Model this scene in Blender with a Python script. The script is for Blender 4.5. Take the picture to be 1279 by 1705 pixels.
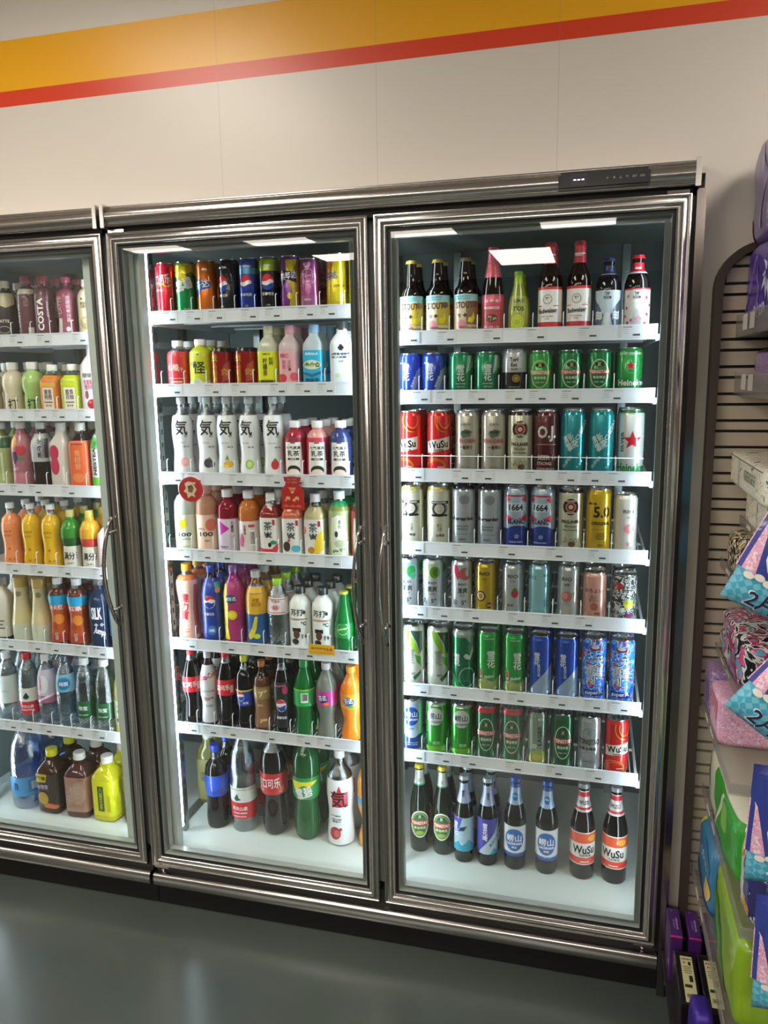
import bpy, bmesh, math, random
from mathutils import Vector, Matrix
PI = math.pi
sc = bpy.context.scene
COL = sc.collection
for o in list(bpy.data.objects): bpy.data.objects.remove(o)

# ------------------------------------------------------------ camera
cd = bpy.data.cameras.new('camera'); cam = bpy.data.objects.new('camera', cd); COL.objects.link(cam)
rgt, upv, fwd = Vector((.96648149, .25626071, -.01561964)), Vector((-.03018594, .17384144, .98431091)), Vector((-.25495556, .95084678, -.17575001))
mw = Matrix(((rgt.x, upv.x, -fwd.x, .5426490), (rgt.y, upv.y, -fwd.y, -1.9636534), (rgt.z, upv.z, -fwd.z, 1.5157729), (0, 0, 0, 1)))
cam.matrix_world = mw
cd.sensor_fit = 'HORIZONTAL'; cd.sensor_width = 36; cd.lens = 36.7317; cd.clip_start = .02
sc.camera = cam
# ------------------------------------------------------------ view, world, light levels
sc.view_settings.view_transform = 'Standard'; sc.view_settings.look = 'None'
sc.view_settings.gamma = 1; sc.view_settings.use_curve_mapping = False
sc.view_settings.exposure = 0.0
sc.cycles.use_denoising = True
sc.cycles.transparent_max_bounces = 20
sc.cycles.max_bounces = 7
sc.cycles.sample_clamp_indirect = 4
w = bpy.data.worlds.new('world'); sc.world = w; w.use_nodes = True
w.node_tree.nodes['Background'].inputs[0].default_value = (1, .93, .86, 1)
w.node_tree.nodes['Background'].inputs[1].default_value = .05
LED_STRENGTH = 34.0       # vertical tubes inside the refrigerator
PANEL_STRENGTH = 16.2      # ceiling panels of the shop

# ------------------------------------------------------------ materials
def lin(h):
    h = h.lstrip('#'); c = [int(h[i:i + 2], 16) / 255 for i in (0, 2, 4)]
    return tuple((x / 12.92 if x <= .04045 else ((x + .055) / 1.055) ** 2.4) for x in c) + (1,)
MATS = {}
PRE = dict(p=(0, .38, 0), m=(.55, .22, 0), g=(0, .035, 0), l=(0, .06, 0), w=(0, .6, 0), f=(.3, .35, 0), k=(1, .16, 0), n=(0, .5, 0))
def M(key):
    """'p#rrggbb' printed plastic, m metallic print, g glass, l liquid, w matt, c clear plastic, e emission"""
    if key in MATS: return MATS[key]
    kind, rest = key[0], key[1:]
    m = bpy.data.materials.new(key); m.use_nodes = True; nt = m.node_tree; b = nt.nodes['Principled BSDF']
    col = lin(rest.split('*')[0])
    if kind == 'c':                                  # clear plastic: see-through with sharp highlights at the edges
        out = nt.nodes['Material Output']; nt.nodes.remove(b)
        t = nt.nodes.new('ShaderNodeBsdfTransparent'); t.inputs[0].default_value = col
        g = nt.nodes.new('ShaderNodeBsdfGlossy'); g.inputs['Roughness'].default_value = .035; g.inputs['Color'].default_value = (.9, .95, .97, 1)
        lw = nt.nodes.new('ShaderNodeLayerWeight'); lw.inputs[0].default_value = .35
        nz = nt.nodes.new('ShaderNodeTexNoise'); nz.inputs['Scale'].default_value = 28
        bp = nt.nodes.new('ShaderNodeBump'); bp.inputs['Strength'].default_value = .35; bp.inputs['Distance'].default_value = .004
        nt.links.new(nz.outputs[0], bp.inputs['Height']); nt.links.new(bp.outputs[0], g.inputs['Normal']); nt.links.new(bp.outputs[0], lw.inputs['Normal'])
        ma = nt.nodes.new('ShaderNodeMath'); ma.operation = 'MULTIPLY_ADD'; ma.inputs[1].default_value = .75; ma.inputs[2].default_value = .2
        mx = nt.nodes.new('ShaderNodeMixShader')
        nt.links.new(lw.outputs['Facing'], ma.inputs[0]); nt.links.new(ma.outputs[0], mx.inputs[0])
        nt.links.new(t.outputs[0], mx.inputs[1]); nt.links.new(g.outputs[0], mx.inputs[2]); nt.links.new(mx.outputs[0], out.inputs[0])
    elif kind == 't':                                # tinted liquid in a clear bottle, half see-through
        out = nt.nodes['Material Output']
        b.inputs['Base Color'].default_value = col; b.inputs['Roughness'].default_value = .05
        t = nt.nodes.new('ShaderNodeBsdfTransparent'); t.inputs[0].default_value = col
        mx = nt.nodes.new('ShaderNodeMixShader'); mx.inputs[0].default_value = .62
        nt.links.new(t.outputs[0], mx.inputs[1]); nt.links.new(b.outputs[0], mx.inputs[2]); nt.links.new(mx.outputs[0], out.inputs[0])
    elif kind == 'e':
        s = float(rest.split('*')[1])
        b.inputs['Base Color'].default_value = col
        b.inputs['Emission Color'].default_value = col; b.inputs['Emission Strength'].default_value = s
    else:
        me, ro, _ = PRE[kind]
        b.inputs['Base Color'].default_value = col; b.inputs['Metallic'].default_value = me; b.inputs['Roughness'].default_value = ro
        if kind in 'pm': b.inputs['Coat Weight'].default_value = .5; b.inputs['Coat Roughness'].default_value = .06
    m.diffuse_color = col
    MATS[key] = m
    return m

def nodemat(name, build):
    m = bpy.data.materials.new(name); m.use_nodes = True
    build(m.node_tree, m.node_tree.nodes['Principled BSDF']); MATS[name] = m
    return m

def steel(nt, b):
    b.inputs['Metallic'].default_value = 1; b.inputs['Base Color'].default_value = (.58, .565, .55, 1)
    b.inputs['Roughness'].default_value = .2
nodemat('steel', steel)
def chrome(nt, b):
    b.inputs['Metallic'].default_value = 1; b.inputs['Base Color'].default_value = (.5, .47, .46, 1); b.inputs['Roughness'].default_value = .1
nodemat('chrome', chrome)
def floorm(nt, b):
    tc = nt.nodes.new('ShaderNodeNewGeometry')
    n = nt.nodes.new('ShaderNodeTexNoise'); n.inputs['Scale'].default_value = 2.2; n.inputs['Detail'].default_value = 5
    r = nt.nodes.new('ShaderNodeValToRGB')
    r.color_ramp.elements[0].color = lin('434b48'); r.color_ramp.elements[0].position = .3
    r.color_ramp.elements[1].color = lin('4b5450'); r.color_ramp.elements[1].position = .7
    nt.links.new(tc.outputs['Position'], n.inputs['Vector']); nt.links.new(n.outputs[0], r.inputs[0]); nt.links.new(r.outputs[0], b.inputs['Base Color'])
    n2 = nt.nodes.new('ShaderNodeTexNoise'); n2.inputs['Scale'].default_value = 9
    mr = nt.nodes.new('ShaderNodeMapRange'); mr.inputs['To Min'].default_value = .2; mr.inputs['To Max'].default_value = .27
    nt.links.new(tc.outputs['Position'], n2.inputs['Vector']); nt.links.new(n2.outputs[0], mr.inputs['Value']); nt.links.new(mr.outputs[0], b.inputs['Roughness'])
nodemat('floor_epoxy', floorm)
def wallm(nt, b):
    """off-white panels, orange and red painted stripes at fixed heights, thin panel seams"""
    g = nt.nodes.new('ShaderNodeNewGeometry'); s = nt.nodes.new('ShaderNodeSeparateXYZ'); nt.links.new(g.outputs['Position'], s.inputs[0])
    def cmp(v, lo, hi):
        a = nt.nodes.new('ShaderNodeMath'); a.operation = 'COMPARE'; a.inputs[1].default_value = (lo + hi) / 2; a.inputs[2].default_value = (hi - lo) / 2
        nt.links.new(v, a.inputs[0]); return a.outputs[0]
    def mix(f, a, colb):
        m = nt.nodes.new('ShaderNodeMix'); m.data_type = 'RGBA'; nt.links.new(f, m.inputs['Factor']); nt.links.new(a, m.inputs['A']); m.inputs['B'].default_value = colb; return m.outputs['Result']
    n = nt.nodes.new('ShaderNodeTexNoise'); n.inputs['Scale'].default_value = 1.5; nt.links.new(g.outputs['Position'], n.inputs['Vector'])
    r = nt.nodes.new('ShaderNodeValToRGB'); r.color_ramp.elements[0].color = lin('d2ccc3'); r.color_ramp.elements[1].color = lin('dbd6cd'); nt.links.new(n.outputs[0], r.inputs[0])
    c = mix(cmp(s.outputs['Z'], 2.303, 2.432), r.outputs[0], lin('eeae10'))
    c = mix(cmp(s.outputs['Z'], 2.263, 2.303), c, lin('d8401e'))
    for x in (-1.3, -.425, .0, .44):
        f = cmp(s.outputs['X'], x - .0012, x + .0012)
        mm = nt.nodes.new('ShaderNodeMath'); mm.operation = 'MULTIPLY'; mm.inputs[1].default_value = .22; nt.links.new(f, mm.inputs[0])
        c = mix(mm.outputs[0], c, lin('8d8577'))
    nt.links.new(c, b.inputs['Base Color']); b.inputs['Roughness'].default_value = .33
nodemat('wall_paint', wallm)
def panem(nt, b):
    """clear glass: passes light straight, mirrors a little, more at grazing angles"""
    out = nt.nodes['Material Output']; nt.nodes.remove(b)
    t = nt.nodes.new('ShaderNodeBsdfTransparent'); t.inputs[0].default_value = (.965, .985, .975, 1)
    g = nt.nodes.new('ShaderNodeBsdfGlossy'); g.inputs['Roughness'].default_value = 0
    lw = nt.nodes.new('ShaderNodeLayerWeight'); lw.inputs[0].default_value = .5
    p = nt.nodes.new('ShaderNodeMath'); p.operation = 'POWER'; p.inputs[1].default_value = 5
    a = nt.nodes.new('ShaderNodeMath'); a.operation = 'MULTIPLY_ADD'; a.inputs[1].default_value = .95; a.inputs[2].default_value = .05
    mx = nt.nodes.new('ShaderNodeMixShader')
    nt.links.new(lw.outputs['Facing'], p.inputs[0]); nt.links.new(p.outputs[0], a.inputs[0]); nt.links.new(a.outputs[0], mx.inputs[0])
    nt.links.new(t.outputs[0], mx.inputs[1]); nt.links.new(g.outputs[0], mx.inputs[2]); nt.links.new(mx.outputs[0], out.inputs[0])
nodemat('glass_pane', panem)
def acryl(nt, b):
    out = nt.nodes['Material Output']
    b.inputs['Base Color'].default_value = lin('b9b2a8'); b.inputs['Roughness'].default_value = .15
    t = nt.nodes.new('ShaderNodeBsdfTransparent'); t.inputs[0].default_value = (.9, .9, .9, 1)
    mx = nt.nodes.new('ShaderNodeMixShader'); mx.inputs[0].default_value = .28
    nt.links.new(t.outputs[0], mx.inputs[1]); nt.links.new(b.outputs[0], mx.inputs[2]); nt.links.new(mx.outputs[0], out.inputs[0])
nodemat('acrylic', acryl)
def pattern(name, cols, scale, kind='VORONOI', dist=0):
    def f(nt, b):
        tc = nt.nodes.new('ShaderNodeTexCoord')
        if kind == 'CHECK':
            mp = nt.nodes.new('ShaderNodeMapping'); mp.inputs['Rotation'].default_value = (.01, .8, .02); nt.links.new(tc.outputs['Object'], mp.inputs[0])
            n = nt.nodes.new('ShaderNodeTexChecker'); n.inputs['Scale'].default_value = scale; nt.links.new(mp.outputs[0], n.inputs[0])
            n.inputs['Color1'].default_value = lin(cols[0][1]); n.inputs['Color2'].default_value = lin(cols[1][1])
            nt.links.new(n.outputs[0], b.inputs['Base Color']); b.inputs['Roughness'].default_value = .3; return
        if kind == 'VORONOI':
            n = nt.nodes.new('ShaderNodeTexVoronoi'); n.inputs['Scale'].default_value = scale; o = n.outputs['Distance']
            nz = nt.nodes.new('ShaderNodeTexNoise'); nz.inputs['Scale'].default_value = scale * .6; nt.links.new(tc.outputs['Object'], nz.inputs['Vector'])
            nt.links.new(nz.outputs['Color'], n.inputs['Vector']); n.inputs['Scale'].default_value = scale * .16
        else:
            n = nt.nodes.new('ShaderNodeTexNoise'); n.inputs['Scale'].default_value = scale; n.inputs['Distortion'].default_value = dist; o = n.outputs[0]
            nt.links.new(tc.outputs['Object'], n.inputs['Vector'])
        r = nt.nodes.new('ShaderNodeValToRGB'); r.color_ramp.interpolation = 'CONSTANT'
        e = r.color_ramp.elements; e[0].position = 0; e[0].color = lin(cols[0][1]); e[1].position = cols[1][0]; e[1].color = lin(cols[1][1])
        for pos, c in cols[2:]:
            x = e.new(pos); x.color = lin(c)
        nt.links.new(o, r.inputs[0]); nt.links.new(r.outputs[0], b.inputs['Base Color']); b.inputs['Roughness'].default_value = .3
    return nodemat(name, f)
pattern('snake_print', [(0, '120e0c'), (.36, 'e6d8ac'), (.42, '0c0908'), (.5, 'f4ecd4'), (.54, 'b0861c'), (.57, '0c0908'), (.66, 'd8c080'), (.7, '0c0908')], 17, 'N', 1.6)
pattern('news_print', [(0, '6b6858'), (.36, 'e4e0ce'), (.47, 'ece8d8'), (.495, '7d7966'), (.51, 'e6e2d0'), (.6, 'b9b49c'), (.63, 'e2decb')], 24, 'N', 1.2)
pattern('pink_print', [(0, 'd892bd'), (.42, 'e9b9d4'), (.52, 'c66fa6'), (.56, 'efd9e8')], 90, 'N', 2)
pattern('purple_print', [(0, '6d4a84'), (.45, '8d6ca0'), (.52, 'd8c6e0'), (.57, '6d4a84')], 110, 'N', 3)
pattern('comic_print', [(0, '17151b'), (.4, 'cdd5d6'), (.47, '2a262c'), (.5, 'd43f77'), (.56, '3f9fbc'), (.64, 'e5d23f')], 16, 'N', 2)
pattern('blue_scale', [(0, '4aaccb'), (.47, '7cc8e0')], 95, 'CHECK')
pattern('fireworks', [(0, '14161c'), (.5, '14161c'), (.53, 'd8dcd8'), (.57, '14161c'), (.62, 'b9c4c0')], 55, 'N', 3)
pattern('graffiti', [(0, '1d3f9c'), (.4, '2f6fd0'), (.5, '8fd0ee'), (.55, '1c3b92'), (.62, 'd8483c')], 34, 'N', 2)

# ------------------------------------------------------------ mesh helpers
def link(name, bm, mats, parent=None, smooth=False, loc=None):
    me = bpy.data.meshes.new(name); bm.to_mesh(me); bm.free()
    for k in (mats if isinstance(mats, (list, tuple)) else [mats]): me.materials.append(MATS.get(k) or M(k))
    if smooth:
        for p in me.polygons: p.use_smooth = True
    o = bpy.data.objects.new(name, me); COL.objects.link(o)
    if parent: o.parent = parent
    if loc: o.location = loc
    return o
def tag(o, label, cat, group=None):
    o['label'] = label; o['category'] = cat
    if group: o['group'] = group
    return o
def thing(name, label, cat, loc=(0, 0, 0), rz=0, group=None):
    o = bpy.data.objects.new(name, None); COL.objects.link(o); o.location = loc; o.rotation_euler[2] = rz
    o.empty_display_size = .05
    return tag(o, label, cat, group)
def struct(name, bm, mats):
    o = link(name, bm, mats); o['kind'] = 'structure'; return o
def add_box(bm, x0, x1, y0, y1, z0, z1, mi=0, bev=0):
    r = bmesh.ops.create_cube(bm, size=1, matrix=Matrix.Translation(((x0 + x1) / 2, (y0 + y1) / 2, (z0 + z1) / 2)) @ Matrix.Diagonal((x1 - x0, y1 - y0, z1 - z0, 1)))
    vs = r['verts']; fs = set(f for v in vs for f in v.link_faces)
    for f in fs: f.material_index = mi
    if bev:
        es = set(e for f in fs for e in f.edges)
        rr = bmesh.ops.bevel(bm, geom=list(es), offset=bev, segments=2, affect='EDGES')
        for f in rr['faces']: f.material_index = mi
def bx(*a, **k):
    bm = bmesh.new(); add_box(bm, *a, **k); return bm
def add_tube(bm, pts, r, seg=6, mi=0, flat=1.0):
    rings = []
    n = len(pts); pts = [Vector(p) for p in pts]
    for i, p in enumerate(pts):
        d = (pts[min(i + 1, n - 1)] - pts[max(i - 1, 0)]).normalized()
        a = d.cross(Vector((1, 0, 0)) if abs(d.x) < .9 else Vector((0, 1, 0))).normalized(); b = d.cross(a)
        rings.append([bm.verts.new(p + a * math.cos(2 * PI * k / seg) * r + b * math.sin(2 * PI * k / seg) * r * flat) for k in range(seg)])
    for i in range(n - 1):
        for k in range(seg):
            f = bm.faces.new((rings[i][k], rings[i][(k + 1) % seg], rings[i + 1][(k + 1) % seg], rings[i + 1][k])); f.material_index = mi; f.smooth = True
    for rg in (rings[0][::-1], rings[-1]):
        f = bm.faces.new(rg); f.material_index = mi
def add_frame(bm, x0, x1, z0, z1, prof, mi=0):
    """mitred rectangular frame in the XZ plane; prof = [(inset, y)]"""
    rings = []
    for d, y in prof:
        rings.append([bm.verts.new(v) for v in ((x0 + d, y, z0 + d), (x1 - d, y, z0 + d), (x1 - d, y, z1 - d), (x0 + d, y, z1 - d))])
    for a, b in zip(rings, rings[1:]):
        for k in range(4):
            f = bm.faces.new((a[k], a[(k + 1) % 4], b[(k + 1) % 4], b[k])); f.material_index = mi
def super_rho(th, sq):
    if not sq: return 1
    c, s = abs(math.cos(th)), abs(math.sin(th)); return (c ** sq + s ** sq) ** (-1 / sq)
def prof_r(prof, z):
    for (r0, z0), (r1, z1) in zip(prof, prof[1:]):
        if z0 <= z <= z1 and z1 > z0: return r0 + (r1 - r0) * (z - z0) / (z1 - z0)
    return prof[-1][0] if z > prof[-1][1] else prof[0][0]
def lathe(bm, prof, bands, seg=24, sq=0, cap=(True, True), off=0):
    """prof in metres; bands = [(zmax, material index)]"""
    zs = sorted(set([z for z, _ in bands if prof[0][1] < z < prof[-1][1]]))
    full = []
    for a, b in zip(prof, prof[1:]):
        full.append(a)
        for z in zs:
            if a[1] < z < b[1]: full.append((a[0] + (b[0] - a[0]) * (z - a[1]) / (b[1] - a[1]), z))
    full.append(prof[-1])
    rings = [[bm.verts.new((math.sin(t) * (r + off) * super_rho(t, sq), -math.cos(t) * (r + off) * super_rho(t, sq), z)) for t in (2 * PI * k / seg for k in range(seg))] for r, z in full]
    for i in range(len(full) - 1):
        zm = (full[i][1] + full[i + 1][1]) / 2
        mi = next((m for z, m in bands if zm < z), bands[-1][1])
        for k in range(seg):
            f = bm.faces.new((rings[i][k], rings[i][(k + 1) % seg], rings[i + 1][(k + 1) % seg], rings[i + 1][k])); f.material_index = mi; f.smooth = True
    if cap[0]: bm.faces.new(rings[0][::-1]).material_index = bands[0][1]
    if cap[1]: bm.faces.new(rings[-1]).material_index = bands[-1][1]

TXT = {}
_tc = bpy.data.curves.new('lettering', 'FONT'); _to = bpy.data.objects.new('lettering', _tc); COL.objects.link(_to)
def text_mesh(s, bold=.03):
    if (s, bold) in TXT: return TXT[(s, bold)]
    cjk = any(ord(ch) > 0x2fff for ch in s)
    _tc.body = s; _tc.offset = 0 if cjk else bold; _tc.resolution_u = 2; _tc.align_x = 'CENTER'; _tc.space_line = .95
    bpy.context.view_layer.update()
    me = _to.evaluated_get(bpy.context.evaluated_depsgraph_get()).to_mesh()
    vs = [(v.co.x, v.co.y) for v in me.vertices]; fs = [tuple(p.vertices) for p in me.polygons]
    _to.evaluated_get(bpy.context.evaluated_depsgraph_get()).to_mesh_clear()
    if not vs: TXT[(s, bold)] = ([], []); return TXT[(s, bold)]
    x0, x1 = min(v[0] for v in vs), max(v[0] for v in vs); y0, y1 = min(v[1] for v in vs), max(v[1] for v in vs)
    cx, cy, h = (x0 + x1) / 2, (y0 + y1) / 2, max(y1 - y0, 1e-3)
    pts = [((x - cx) / h, (y - cy) / h) for x, y in vs]
    if cjk:                                          # embolden by overprinting with small shifts
        e = .02 / h; n0 = len(pts)
        pts = [(x + dx, y + dy) for dx, dy in ((-e, e), (e, e * .3), (0, -e)) for x, y in pts]
        fs = [tuple(i + k * n0 for i in f) for k in range(3) for f in fs]
    TXT[(s, bold)] = (pts, fs)
    return TXT[(s, bold)]

def flat_prim(g):
    """one printed shape as 2D polygons in mm: -> verts, faces, colour"""
    k = g[0]
    if k == 'T':                                     # text, string, x, z, height, colour, [width], [rot]
        vs, fs = text_mesh(g[1]); h = g[4]; col = g[5]; wd = g[6] if len(g) > 6 else None; rot = g[7] if len(g) > 7 else 0
        if not vs: return [], [], col
        cw = max(v[0] for v in vs) * 2 * h
        sx = (wd / cw) if wd else 1
        c, s = math.cos(rot), math.sin(rot)
        pts = [(x * h * sx, y * h) for x, y in vs]
        return [(g[2] + x * c - y * s, g[3] + x * s + y * c) for x, y in pts], fs, col
    if k == 'E': _, x, z, a, b, col = g[:6]; n = 20; v = [(x + a / 2 * math.cos(2 * PI * i / n), z + b / 2 * math.sin(2 * PI * i / n)) for i in range(n)]; return v, [tuple(range(n))], col
    if k == 'O':                                     # ring
        _, x, z, a, b, t, col = g[:7]; n = 24
        v = [(x + a / 2 * math.cos(2 * PI * i / n), z + b / 2 * math.sin(2 * PI * i / n)) for i in range(n)] + [(x + (a / 2 - t) * math.cos(2 * PI * i / n), z + (b / 2 - t) * math.sin(2 * PI * i / n)) for i in range(n)]
        return v, [(i, (i + 1) % n, n + (i + 1) % n, n + i) for i in range(n)], col
    if k == 'R':
        _, x, z, a, b, col = g[:6]; rot = g[6] if len(g) > 6 else 0; c, s = math.cos(rot), math.sin(rot)
        return [(x + u * c - v * s, z + u * s + v * c) for u, v in ((-a / 2, -b / 2), (a / 2, -b / 2), (a / 2, b / 2), (-a / 2, b / 2))], [(0, 1, 2, 3)], col
    if k == 'S':
        _, x, z, r, col = g[:5]; v = [(x, z)] + [(x + (r if i % 2 == 0 else r * .4) * math.sin(PI * i / 5), z + (r if i % 2 == 0 else r * .4) * math.cos(PI * i / 5)) for i in range(10)]
        return v, [(0, 1 + (i + 1) % 10, 1 + i) for i in range(10)], col
    if k == 'P': return list(g[1]), [tuple(range(len(g[1])))], g[2]
def wrap_gfx(bm, prof, gfx, mats, kind, sq=0, off=.0006, rot=0, zr=None):
    """lay the printed shapes on the lathe surface; appends material keys to mats"""
    for li, g in enumerate(gfx):
        vs, fs, col = flat_prim(g)
        if not vs: continue
        key = col if col in MATS or not all(ch in '0123456789abcdef' for ch in col) else kind + col
        if key not in mats: mats.append(key)
        mi = mats.index(key)
        b2 = bmesh.new(); bv = [b2.verts.new((x / 1000, z / 1000, 0)) for x, z in vs]
        for f in fs:
            try: b2.faces.new([bv[i] for i in f])
            except ValueError: pass
        x0, x1 = min(v[0] for v in vs) / 1000, max(v[0] for v in vs) / 1000; z0, z1 = min(v[1] for v in vs) / 1000, max(v[1] for v in vs) / 1000
        st = .0055; n = int((x1 - x0) / st)
        for i in range(1, n + 1):
            bmesh.ops.bisect_plane(b2, geom=b2.verts[:] + b2.edges[:] + b2.faces[:], plane_co=(x0 + (x1 - x0) * i / (n + 1), 0, 0), plane_no=(1, 0, 0))
        if zr:
            for zc, nz in ((zr[0], -1), (zr[1], 1)):
                bmesh.ops.bisect_plane(b2, geom=b2.verts[:] + b2.edges[:] + b2.faces[:], plane_co=(0, zc, 0), plane_no=(0, nz, 0), clear_outer=True)
        for _, z in prof[1:-1]:
            if z0 < z < z1: bmesh.ops.bisect_plane(b2, geom=b2.verts[:] + b2.edges[:] + b2.faces[:], plane_co=(0, z, 0), plane_no=(0, 1, 0))
        mp = {}
        o2 = off + li * .00012
        for v in b2.verts:
            r = prof_r(prof, v.co.y); th = v.co.x / max(r, .004) + rot
            R = (r + o2) * super_rho(th, sq)
            mp[v] = bm.verts.new((math.sin(th) * R, -math.cos(th) * R, v.co.y))
        for f in b2.faces:
            try: nf = bm.faces.new([mp[v] for v in f.verts])
            except ValueError: continue
            nf.material_index = mi; nf.smooth = True
            nf.normal_update()
            c = nf.calc_center_median()
            if nf.normal.x * c.x + nf.normal.y * c.y < 0: nf.normal_flip()
        b2.free()

# ------------------------------------------------------------ drink builders
CACHE = {}
def finish(key, parts):
    CACHE[key] = parts
def build_can(key, R, H, base, bands=(), gfx=(), lid='k#cfd2d4', kind='m', rot=0, mat=None):
    """R,H mm; bands = [(z0,z1,colour)] painted all round"""
    r, h = R / 1000, H / 1000
    prof = [(r * .8, 0), (r * .84, .0015), (r * .99, h * .05), (r, h * .07), (r, h * .92), (r * .985, h * .93), (r * .88, h * .975), (r * .88, h * .985)]
    mats = [mat or kind + base]; cuts = [h]; mi = {}
    bl = []; z = 0
    for z0, z1, c in sorted(bands):
        k = c if c in MATS else kind + c
        if k not in mats: mats.append(k)
        if z0 > z: bl.append((z0 / 1000, 0))
        bl.append((z1 / 1000, mats.index(k))); z = z1
    bl.append((h + 1, 0))
    bm = bmesh.new(); lathe(bm, prof, bl, cap=(True, False))
    wrap_gfx(bm, prof, gfx, mats, kind, rot=rot, zr=(h * .065, h * .925))
    body = ('body', bm, mats)
    b2 = bmesh.new(); lathe(b2, [(r * .88, h * .982), (r * .895, h * .99), (r * .885, h), (r * .84, h), (r * .82, h * .975), (r * .3, h * .975)], [(1, 0)], cap=(False, True))
    add_box(b2, -r * .12, r * .12, -r * .45, r * .25, h * .976, h * .984)
    CACHE[key] = [mk(body), mk(('lid', b2, [lid]))]
def mk(p):
    name, bm, mats = p[:3]
    me = bpy.data.meshes.new(name); bm.to_mesh(me); bm.free()
    for k in mats: me.materials.append(MATS.get(k) or M(k))
    me.set_sharp_from_angle(angle=math.radians(42))
    return (name, me)
SQUARE = set()
SHAPES = {
 'big':      ([(.7, 0), (.88, .03), (.94, .09), (.96, .17), (.85, .33), (.85, .4), (1, .46), (1, .72), (.93, .8), (.72, .87), (.42, .92), (.34, .965)], 0),
 'bigwater': ([(.9, 0), (.98, .02), (.95, .06), (1, .1), (.97, .14), (1, .17), (1, .48), (.96, .5), (1, .53), (.98, .64), (.86, .76), (.6, .85), (.34, .92), (.34, .965)], 0),
 'longneck': ([(.9, 0), (1, .02), (1, .54), (.96, .6), (.78, .68), (.52, .76), (.44, .86), (.42, .95), (.47, .955), (.47, .975)], 0),
 'beer':     ([(.9, 0), (1, .02), (1, .5), (.97, .56), (.85, .64), (.6, .75), (.46, .83), (.4, .95), (.46, .955), (.46, .975)], 0),
 'stout':    ([(.92, 0), (1, .02), (1, .55), (.95, .61), (.7, .66), (.58, .73), (.42, .94), (.46, .95), (.46, .975)], 0),
 'shoulder': ([(.92, 0), (1, .02), (1, .58), (.96, .67), (.8, .75), (.5, .8), (.45, .84), (.42, .93), (.46, .94), (.46, .975)], 0),
 'taper':    ([(.95, 0), (1, .02), (1, .4), (.93, .52), (.72, .68), (.5, .82), (.42, .93), (.45, .95), (.45, .975)], 0),
 'pet':      ([(.85, 0), (.97, .02), (1, .05), (1, .22), (.96, .24), (1, .26), (1, .62), (.97, .66), (.85, .74), (.6, .82), (.42, .87), (.4, .92)], 0),
 'coke':     ([(.75, 0), (.92, .02), (.95, .1), (.84, .27), (.86, .34), (1, .42), (1, .6), (.96, .66), (.7, .78), (.45, .87), (.38, .92)], 0),
 'fanta':    ([(.75, 0), (.95, .03), (.95, .1), (.72, .24), (.78, .32), (.98, .42), (1, .66), (.9, .74), (.6, .83), (.38, .9), (.38, .93)], 0),
 'hour':     ([(.9, 0), (.98, .02), (.98, .1), (.82, .38), (.8, .46), (.98, .68), (.99, .76), (.85, .83), (.5, .87), (.42, .89), (.42, .92)], 0),
 'wave':     ([(.9, 0), (.97, .02), (1, .12), (.88, .28), (.88, .36), (1, .55), (.98, .66), (.86, .76), (.5, .82), (.36, .86), (.36, .93)], 0),
 'square':   ([(.85, 0), (.93, .02), (.94, .05), (.94, .64), (.9, .7), (.6, .79), (.42, .83), (.42, .89)], 5),
 'round':    ([(.9, 0), (.98, .02), (1, .05), (1, .66), (.95, .74), (.7, .82), (.46, .85), (.46, .9)], 0),
 'globe':    ([(.8, 0), (.86, .02), (.86, .3), (.82, .4), (.95, .48), (1, .58), (.95, .7), (.7, .8), (.45, .83), (.45, .88)], 0),
 'carafe':   ([(.85, 0), (.95, .02), (1, .1), (1, .32), (.8, .52), (.66, .66), (.62, .76), (.66, .84), (.66, .86)], 0),
 'water':    ([(.88, 0), (.97, .02), (.94, .06), (1, .09), (.94, .13), (1, .17), (1, .42), (.96, .45), (1, .48), (.96, .52), (.98, .56), (.9, .68), (.7, .8), (.42, .88), (.4, .92)], 0),
 'jug':      ([(.9, 0), (.98, .02), (1, .1), (1, .5), (.96, .6), (.8, .74), (.5, .86), (.3, .9), (.28, .93)], 0),
}
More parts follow.
